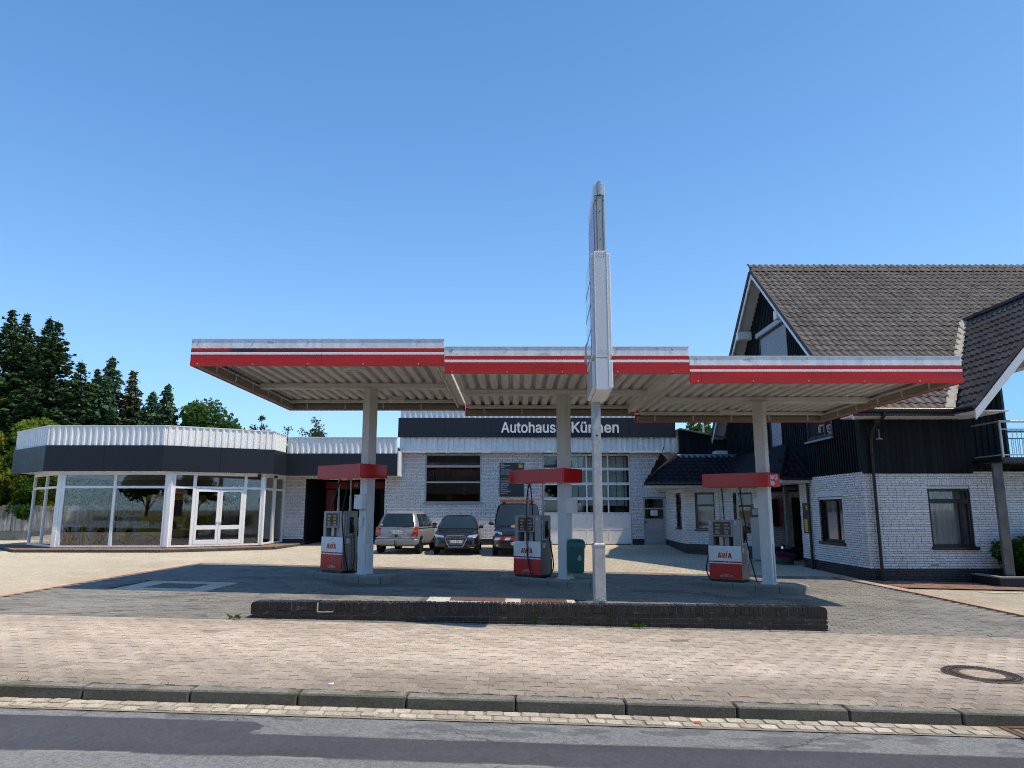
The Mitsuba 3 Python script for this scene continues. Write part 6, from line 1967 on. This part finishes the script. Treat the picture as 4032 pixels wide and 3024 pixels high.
def conifer(label, x, y, H, R, mat, seed, kind='fir', bare=.06, droop=.25, group=None, z0=None):
    rs = np.random.RandomState(seed)
    gz = .1 if z0 is None else z0
    t = thing({'fir': 'fir_tree', 'spruce': 'spruce_tree'}[kind], label, 'tree', group)
    lean = rs.normal(0, .015, 2)
    top = lambda z: np.array([x + lean[0] * z, y + lean[1] * z, gz + z])
    put('trunk', tube([top(z) for z in np.linspace(0, H, 9)], np.linspace(.02 * H, .015, 9), 8), 'm_bark', t, smooth=60)
    C_, A_, S_, T_ = [], [], [], []
    z = H * bare
    ph = 0
    br = []
    step = .42 if kind == 'fir' else .30
    while z < H - .1:
        q = 1 - z / H
        rad = R * (min(1.0, 1.25 * q ** 1.12) if kind == 'fir' else q ** .95) * rs.uniform(.8, 1.12) + .10
        nb = int(np.clip(6 + rad * 3.2, 6, 16))
        ph += rs.uniform(.3, .9)
        for k in range(nb):
            a = ph + k * 2 * np.pi / nb + rs.normal(0, .18)
            r = rad * rs.uniform(.55, 1.12)
            up = (.30 if q < .3 else -.05 if kind == 'fir' else -droop) + rs.normal(0, .07)
            d = np.array([math.cos(a), math.sin(a), 0])
            n = max(5, int(r * 15))
            tt = np.sqrt(rs.uniform(.02, 1, n))
            p = top(z) + d * (tt * r)[:, None] + np.array([0, 0, 1.0]) * (up * tt * r + (.14 if kind == 'fir' else .18) * tt ** 2 * r * (1 if kind == 'fir' else .7))[:, None]
            side_ = np.array([-d[1], d[0], 0])
            sp = rs.uniform(-1, 1, n) * r * .30 * (1.1 - tt)
            C_.append(p + side_ * sp[:, None] + rs.normal(0, .03, (n, 3)) - np.array([0, 0, 1]) * np.abs(rs.normal(0, .05, n))[:, None] * (1 if kind == 'fir' else 2.5))
            ax = d * .8 + side_ * np.sign(sp)[:, None] * .8 + np.array([0, 0, -.15 if kind == 'fir' else -.55])
            A_.append(ax)
            S_.append(rs.uniform(.12, .26, n) * (1.0 if r > .5 else .75))
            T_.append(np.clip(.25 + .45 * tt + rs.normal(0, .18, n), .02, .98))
        z += step * (.55 + .6 * q) * rs.uniform(.8, 1.2)
    C_, A_, S_, T_ = np.vstack(C_), np.vstack(A_), np.hstack(S_), np.hstack(T_)
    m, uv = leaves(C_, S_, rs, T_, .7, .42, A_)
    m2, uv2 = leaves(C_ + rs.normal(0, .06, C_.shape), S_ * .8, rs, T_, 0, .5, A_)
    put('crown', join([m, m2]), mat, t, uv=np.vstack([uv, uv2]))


def broadleaf(label, x, y, H, R, mat, seed, n=9000, size=.10, crown0=.3, name='broadleaf_tree', cat='tree', blobs=26, z0=.1, sx=1.0, sy=1.0, trunk=True, group=None, shell=.55, tall=1.0, brs=1.0):
    rs = np.random.RandomState(seed)
    t = thing(name, label, cat, group)
    zc = z0 + H * (crown0 + 1) / 2
    hz = H * (1 - crown0) / 2
    bc = rs.normal(size=(blobs, 3))
    bc /= np.linalg.norm(bc, axis=1, keepdims=True)
    bc *= rs.uniform(.25, .82, (blobs, 1))
    bc[0] = (0, 0, .78)
    C0 = bc * [R * sx, R * sy, hz] + [x, y, zc]
    br = rs.uniform(.28, .46, blobs) * R * brs
    if trunk:
        put('trunk', join([tube([(x, y, z0 - .3), (x + rs.normal(0, .05), y, z0 + H * crown0), (x, y, zc)], [.018 * H + .03, .014 * H + .02, .02], 8)] + [tube([(x, y, z0 + H * crown0 * .8), (x * .5 + c[0] * .5, y * .5 + c[1] * .5, z0 + H * crown0 * .5 + c[2] * .5 + .1), c], [.008 * H + .01, .006 * H + .005, .008], 6) for c in C0[:9]]), 'm_bark', t, smooth=60)
    k = rs.randint(0, blobs, n)
    d = rs.normal(size=(n, 3))
    d /= np.linalg.norm(d, axis=1, keepdims=True)
    rr_ = rs.uniform(shell, 1.08, n) ** .7
    P = C0[k] + d * (br[k] * rr_)[:, None] * [1, 1, .85 * tall]
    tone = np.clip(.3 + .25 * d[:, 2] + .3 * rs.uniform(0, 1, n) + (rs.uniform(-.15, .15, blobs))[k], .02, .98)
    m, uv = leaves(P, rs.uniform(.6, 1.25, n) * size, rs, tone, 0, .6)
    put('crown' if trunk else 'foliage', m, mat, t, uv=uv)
    return t


def X_at(u, Y_, v=1900):
    return (u - 2016) / 2790 * Y_


FIR = [('tall dark fir at the left edge of the picture', -33.8, 46, 14.9, 5.0, 1), ('tall dark fir, second from the left edge', -34.2, 48.5, 15.4, 5.0, 2), ('tall dark fir, third from the left with a tiered top', -31.7, 46.5, 14.6, 4.8, 3),
       ('tall dark fir, fourth from the left, rightmost of the tall ones', -29.8, 45.0, 13.9, 4.6, 4), ('shorter fir just right of the tall firs', -27.0, 43.5, 10.9, 4.0, 5)]
for l, x, y, H, R, s in FIR:
    conifer(l, x, y, H, R, 'm_fir', s, 'fir')
BACK = [('dark fir in the second row behind the tall firs, left', -37.5, 54, 14.5, 5.0, 6), ('dark fir in the second row between the tall firs and the spruces', -33.0, 55, 12.6, 4.6, 7), ('dark fir in the second row behind the slim spruce', -30.0, 55, 10.6, 4.2, 8), ('dark fir in the second row behind the brownish spruce', -27.6, 56, 9.4, 4.0, 9)]
for l, x, y, H, R, s in BACK:
    conifer(l, x, y, H, R, 'm_fir', s, 'fir')
SPR = [('dark spruce with slim brownish tip behind the showroom roof', -26.5, 45.5, 11.6, 3.3, 'm_spruce', 11), ('bluish spruce with open right side behind the showroom', -25.6, 44.0, 9.9, 2.9, 'm_spruce', 12),
       ('brownish spruce with a bare pointed tip', -24.7, 45.5, 10.6, 2.6, 'm_spruce_brown', 13), ('small spruce with brown tip right of the brownish spruce', -23.3, 45.0, 9.2, 2.8, 'm_spruce', 14), ('dense green conical spruce beside the round green tree', -22.4, 45.5, 9.7, 3.0, 'm_spruce', 15)]
for l, x, y, H, R, mt, s in SPR:
    conifer(l, x, y, H, R, mt, s, 'spruce')
broadleaf('round green leafy tree at the right end of the tree row', -20.0, 46, 8.5, 2.7, 'm_leaf_mid', 21, 15000, .13)
broadleaf('mid green leafy tree between spruce and round tree', -21.3, 47.5, 8.4, 2.0, 'm_leaf_mid', 22, 9000, .13)
broadleaf('bright yellow green bush tree before the dark firs', -27.2, 41.0, 6.7, 2.1, 'm_leaf_light', 23, 15000, .12, .25)
broadleaf('yellowish hedge conifer at the left edge above the fence', -29.2, 39.8, 5.9, 1.7, 'm_leaf_thuja', 24, 13000, .10, .02, name='hedge_tree', trunk=True)
broadleaf('yellowish hedge conifer left of the bright bush', -27.4, 39.8, 5.3, 1.6, 'm_leaf_thuja', 25, 13000, .10, .02, name='hedge_tree')
broadleaf('dark green hedge shrub overhanging the fence', -26.0, 39.5, 3.6, 1.5, 'm_leaf_shrub', 26, 9000, .10, .05, name='hedge_tree')
for j, (x, h, l) in enumerate(((-24.2, 4.6, 'tall green shrub behind the fence just left of the showroom'), (-22.0, 4.6, 'green shrub behind the fence, first through the showroom glass'), (-19.6, 4.2, 'green shrub behind the fence, second through the showroom glass'), (-16.9, 4.4, 'green shrub behind the fence, third through the showroom glass'), (-14.2, 4.0, 'green shrub behind the fence, fourth through the showroom glass'), (-12.0, 3.8, 'green shrub behind the fence, beside the wash bay'))):
    broadleaf(l, x, 40.5, h, 1.9, 'm_leaf_shrub', 30 + j, 8000, .13, .05, name='shrub', cat='shrub', group='shrubs behind the fence')
for j, (x, y, h, r, l) in enumerate(((-16.9, 47.5, 8.1, .8, 'thin young tree top above the low link roof, left one'), (-15.1, 47.5, 7.3, 1.0, 'drooping thin tree top above the low link roof, middle one'), (-13.2, 47.5, 7.9, 1.1, 'sparse young tree top above the low link roof, right one'))):
    broadleaf(l, x, y, h, r, 'm_leaf_grey', 50 + j, 1100, .085, .55, name='young_tree', blobs=18, brs=.95, shell=.05)
broadleaf('round green tree in the gap between workshop and house', 14.6, 55, 8.6, 2.7, 'm_leaf_mid', 60, 11000, .16, .25)
broadleaf('green bush seen through the wash bay', -8.2, 49, 2.8, 1.5, 'm_leaf_light', 61, 5000, .1, .05, name='shrub', cat='shrub')
solo('lamp_mast', 'thin grey mast before the round tree in the gap', 'mast', cyl((12.2, 45, 0), (12.2, 45, 9.0), .07, .05), 'm_galv')
broadleaf('dense green shrub growing in the dark planter', 14.0, 19.0, 1.05, .9, 'm_leaf_shrub', 62, 13000, .05, .0, name='planter_shrub', cat='shrub', z0=-.02, sx=1.75, sy=.5, trunk=False, blobs=40)
for j, (x, y, h, l) in enumerate(((-33.5, 40.5, 5.6, 'yellowish hedge tree just outside the left edge'), (-38, 41, 6.2, 'tall hedge tree farther outside the left edge'), (-43, 42, 5.8, 'low wide hedge tree near the left end of the hedge'), (-49, 43, 6.4, 'outermost tall hedge tree at the left end of the hedge'))):
    broadleaf(l, x, y, h, 2.7, 'm_leaf_thuja', 90 + j, 6000, .17, .03, name='hedge_tree')
m, uv = leaves(np.stack([9.28 + nr.normal(0, .16, 500), 24.9 + nr.normal(0, .16, 500), fz + .24 + np.abs(nr.normal(0, .05, 500))], 1), np.full(500, .03), nr, nr.uniform(0, 1, 500), 0, .7)
put('flowers', m, 'm_petal', 'flower_tub', uv=uv)

# weeds along the foot of the low wall and in the joints
P, S_, A_ = [], [], []
for k in range(34):
    x = nr.uniform(WX0 - .1, WX1 + .1)
    y = WY - abs(nr.normal(0, .05)) - .01
    z = float(G(x, y))
    for q in range(nr.randint(3, 9)):
        h = nr.uniform(.008, .026)
        P.append((x + nr.normal(0, .025), y + nr.normal(0, .012), z + h))
        S_.append(h)
        A_.append((nr.normal(0, .5), nr.normal(0, .5), 1))
for k in range(60):
    x = nr.uniform(-6, 6)
    y = float(kerb_y(x)) + .11 + abs(nr.normal(0, .02))
    P.append((x, y, float(G(x, y)) + .012))
    S_.append(nr.uniform(.008, .02))
    A_.append((nr.normal(0, .5), nr.normal(0, .5), 1))
m, uv = leaves(np.array(P), np.array(S_), nr, nr.uniform(0, 1, len(P)), 0, .22, np.array(A_))
k = put('weeds', m, 'm_leaf_shrub', uv=uv)
labels[k] = {'label': 'tufts of grass and weeds along the foot of the low wall', 'category': 'weeds', 'kind': 'stuff'}
for x, y, h, n_, l in ((1.83, 10.63, .04, 26, 'flat green dandelion at the foot of the low wall right of the sign pole'), (-3.98, 10.60, .04, 18, 'green weed tuft at the left end of the low wall'), (.34, 10.66, .30, 60, 'tall thin weed before the low wall between the steel covers'), (1.42, 10.66, .22, 34, 'thin weed before the low wall under the sign pole')):
    g0 = float(G(x, y))
    w = thing('weed', l, 'weed')
    if h < .1:
        a = nr.uniform(0, 2 * np.pi, n_)
        r = nr.uniform(.03, .10, n_)
        Pp = np.stack([x + r * np.cos(a), y + .5 * r * np.sin(a), g0 + .02 + nr.uniform(0, h, n_)], 1)
        m, uv = leaves(Pp, np.full(n_, .045), nr, nr.uniform(.3, 1, n_), 0, .3, np.stack([np.cos(a), np.sin(a), a * 0 + .4], 1))
    else:
        zz = nr.uniform(.02, h, n_)
        Pp = np.stack([x + nr.normal(0, .03, n_) + .1 * (zz - .1) * nr.choice([-1, 0, 1.4], n_), y + nr.normal(0, .01, n_), g0 + zz], 1)
        m, uv = leaves(Pp, np.full(n_, .016), nr, nr.uniform(.2, .9, n_), 0, .35)
        put('stem', join([tube([(x, y, g0 - .02), (x + dx * .5, y, g0 + h * .5), (x + dx, y, g0 + h)], .0025, 5) for dx in (-.03, .01, .05)]), 'm_leaf_shrub', w, uv=np.full((51, 2), .4))
    put('leaves', m, 'm_leaf_shrub', w, uv=uv)
# litter on the pavement: a few pale scraps and dry leaves
for x, y, c, l in ((1.62, 7.7, 'm_plate_white', 'small white scrap of paper on the pavement before the low wall'), (-1.75, 7.25, 'm_plate_white', 'small white scrap near the kerb at the left'), (1.62, 6.62, 'm_lamp_orange', 'dry orange leaf on the gutter setts')):
    solo('scrap', l, 'litter', xf(slab((-.03, -.02, .006), (.03, -.015, .004), (.025, .02, .012), (-.025, .02, .006), .002), mat4(o=(x, y, float(G(x, y) if y > 6.75 else road_z(x, y) + .018)))), c)


# ---------------------------------------------------------------- the other side of the street, behind the viewer (it shows in the glass)
for j, (x0, x1, lab, mt) in enumerate(((-34, -17, 'brown brick house across the street, left one', 'm_red_clinker'), (-12, 3, 'brown brick house across the street, middle one', 'm_opposite'), (9, 26, 'brown brick house across the street, right one', 'm_red_clinker'))):
    oh = thing('opposite_house', lab, 'house', 'houses across the street')
    put('wall', box(x0, x1, -24, -14.5, -.6, 3.6), mt, oh, uv=np.full((8, 2), .3))
    put('roof', hullmesh([(x0 - .5, -25, 3.5), (x1 + .5, -25, 3.5), (x0 - .5, -13.8, 3.5), (x1 + .5, -13.8, 3.5), (x0 - .3, -19.2, 8.2), (x1 + .3, -19.2, 8.2)]), 'm_tile_dark', oh, uv=np.full((6, 2), .3))
    for k in range(4):
        xw = x0 + (k + .5) * (x1 - x0) / 4
        wf = put('window', box(xw - .75, xw + .75, -14.495, -14.45, .9, 2.4), 'm_white_frame', oh)
        put('pane', box(xw - .66, xw + .66, -14.449, -14.44, 1.0, 2.3), 'm_screen', wf)
for j, (x, l) in enumerate(((-14.4, 'left of the middle house'), (6.0, 'right of the middle house'), (-37, 'at the far left'), (29, 'at the far right'))):
    broadleaf('leafy tree across the street, ' + l, x, -15.5, 7.5, 2.6, 'm_leaf_mid', 80 + j, 3500, .22, .25, group='trees across the street')
m = cbox(-40, 34, -12.2, -11.5, -.3, 1.0, .1)
hc = nr.uniform([-40, -12.3, -.2], [34, -11.4, 1.1], (14000, 3))
m, uv = leaves(hc, nr.uniform(.08, .16, 14000), nr, nr.uniform(0, 1, 14000), 0, .6)
k = put('hedge', m, 'm_leaf_shrub', uv=uv)
labels[k] = {'label': 'clipped green hedge along the far side of the street', 'category': 'hedge', 'kind': 'stuff'}
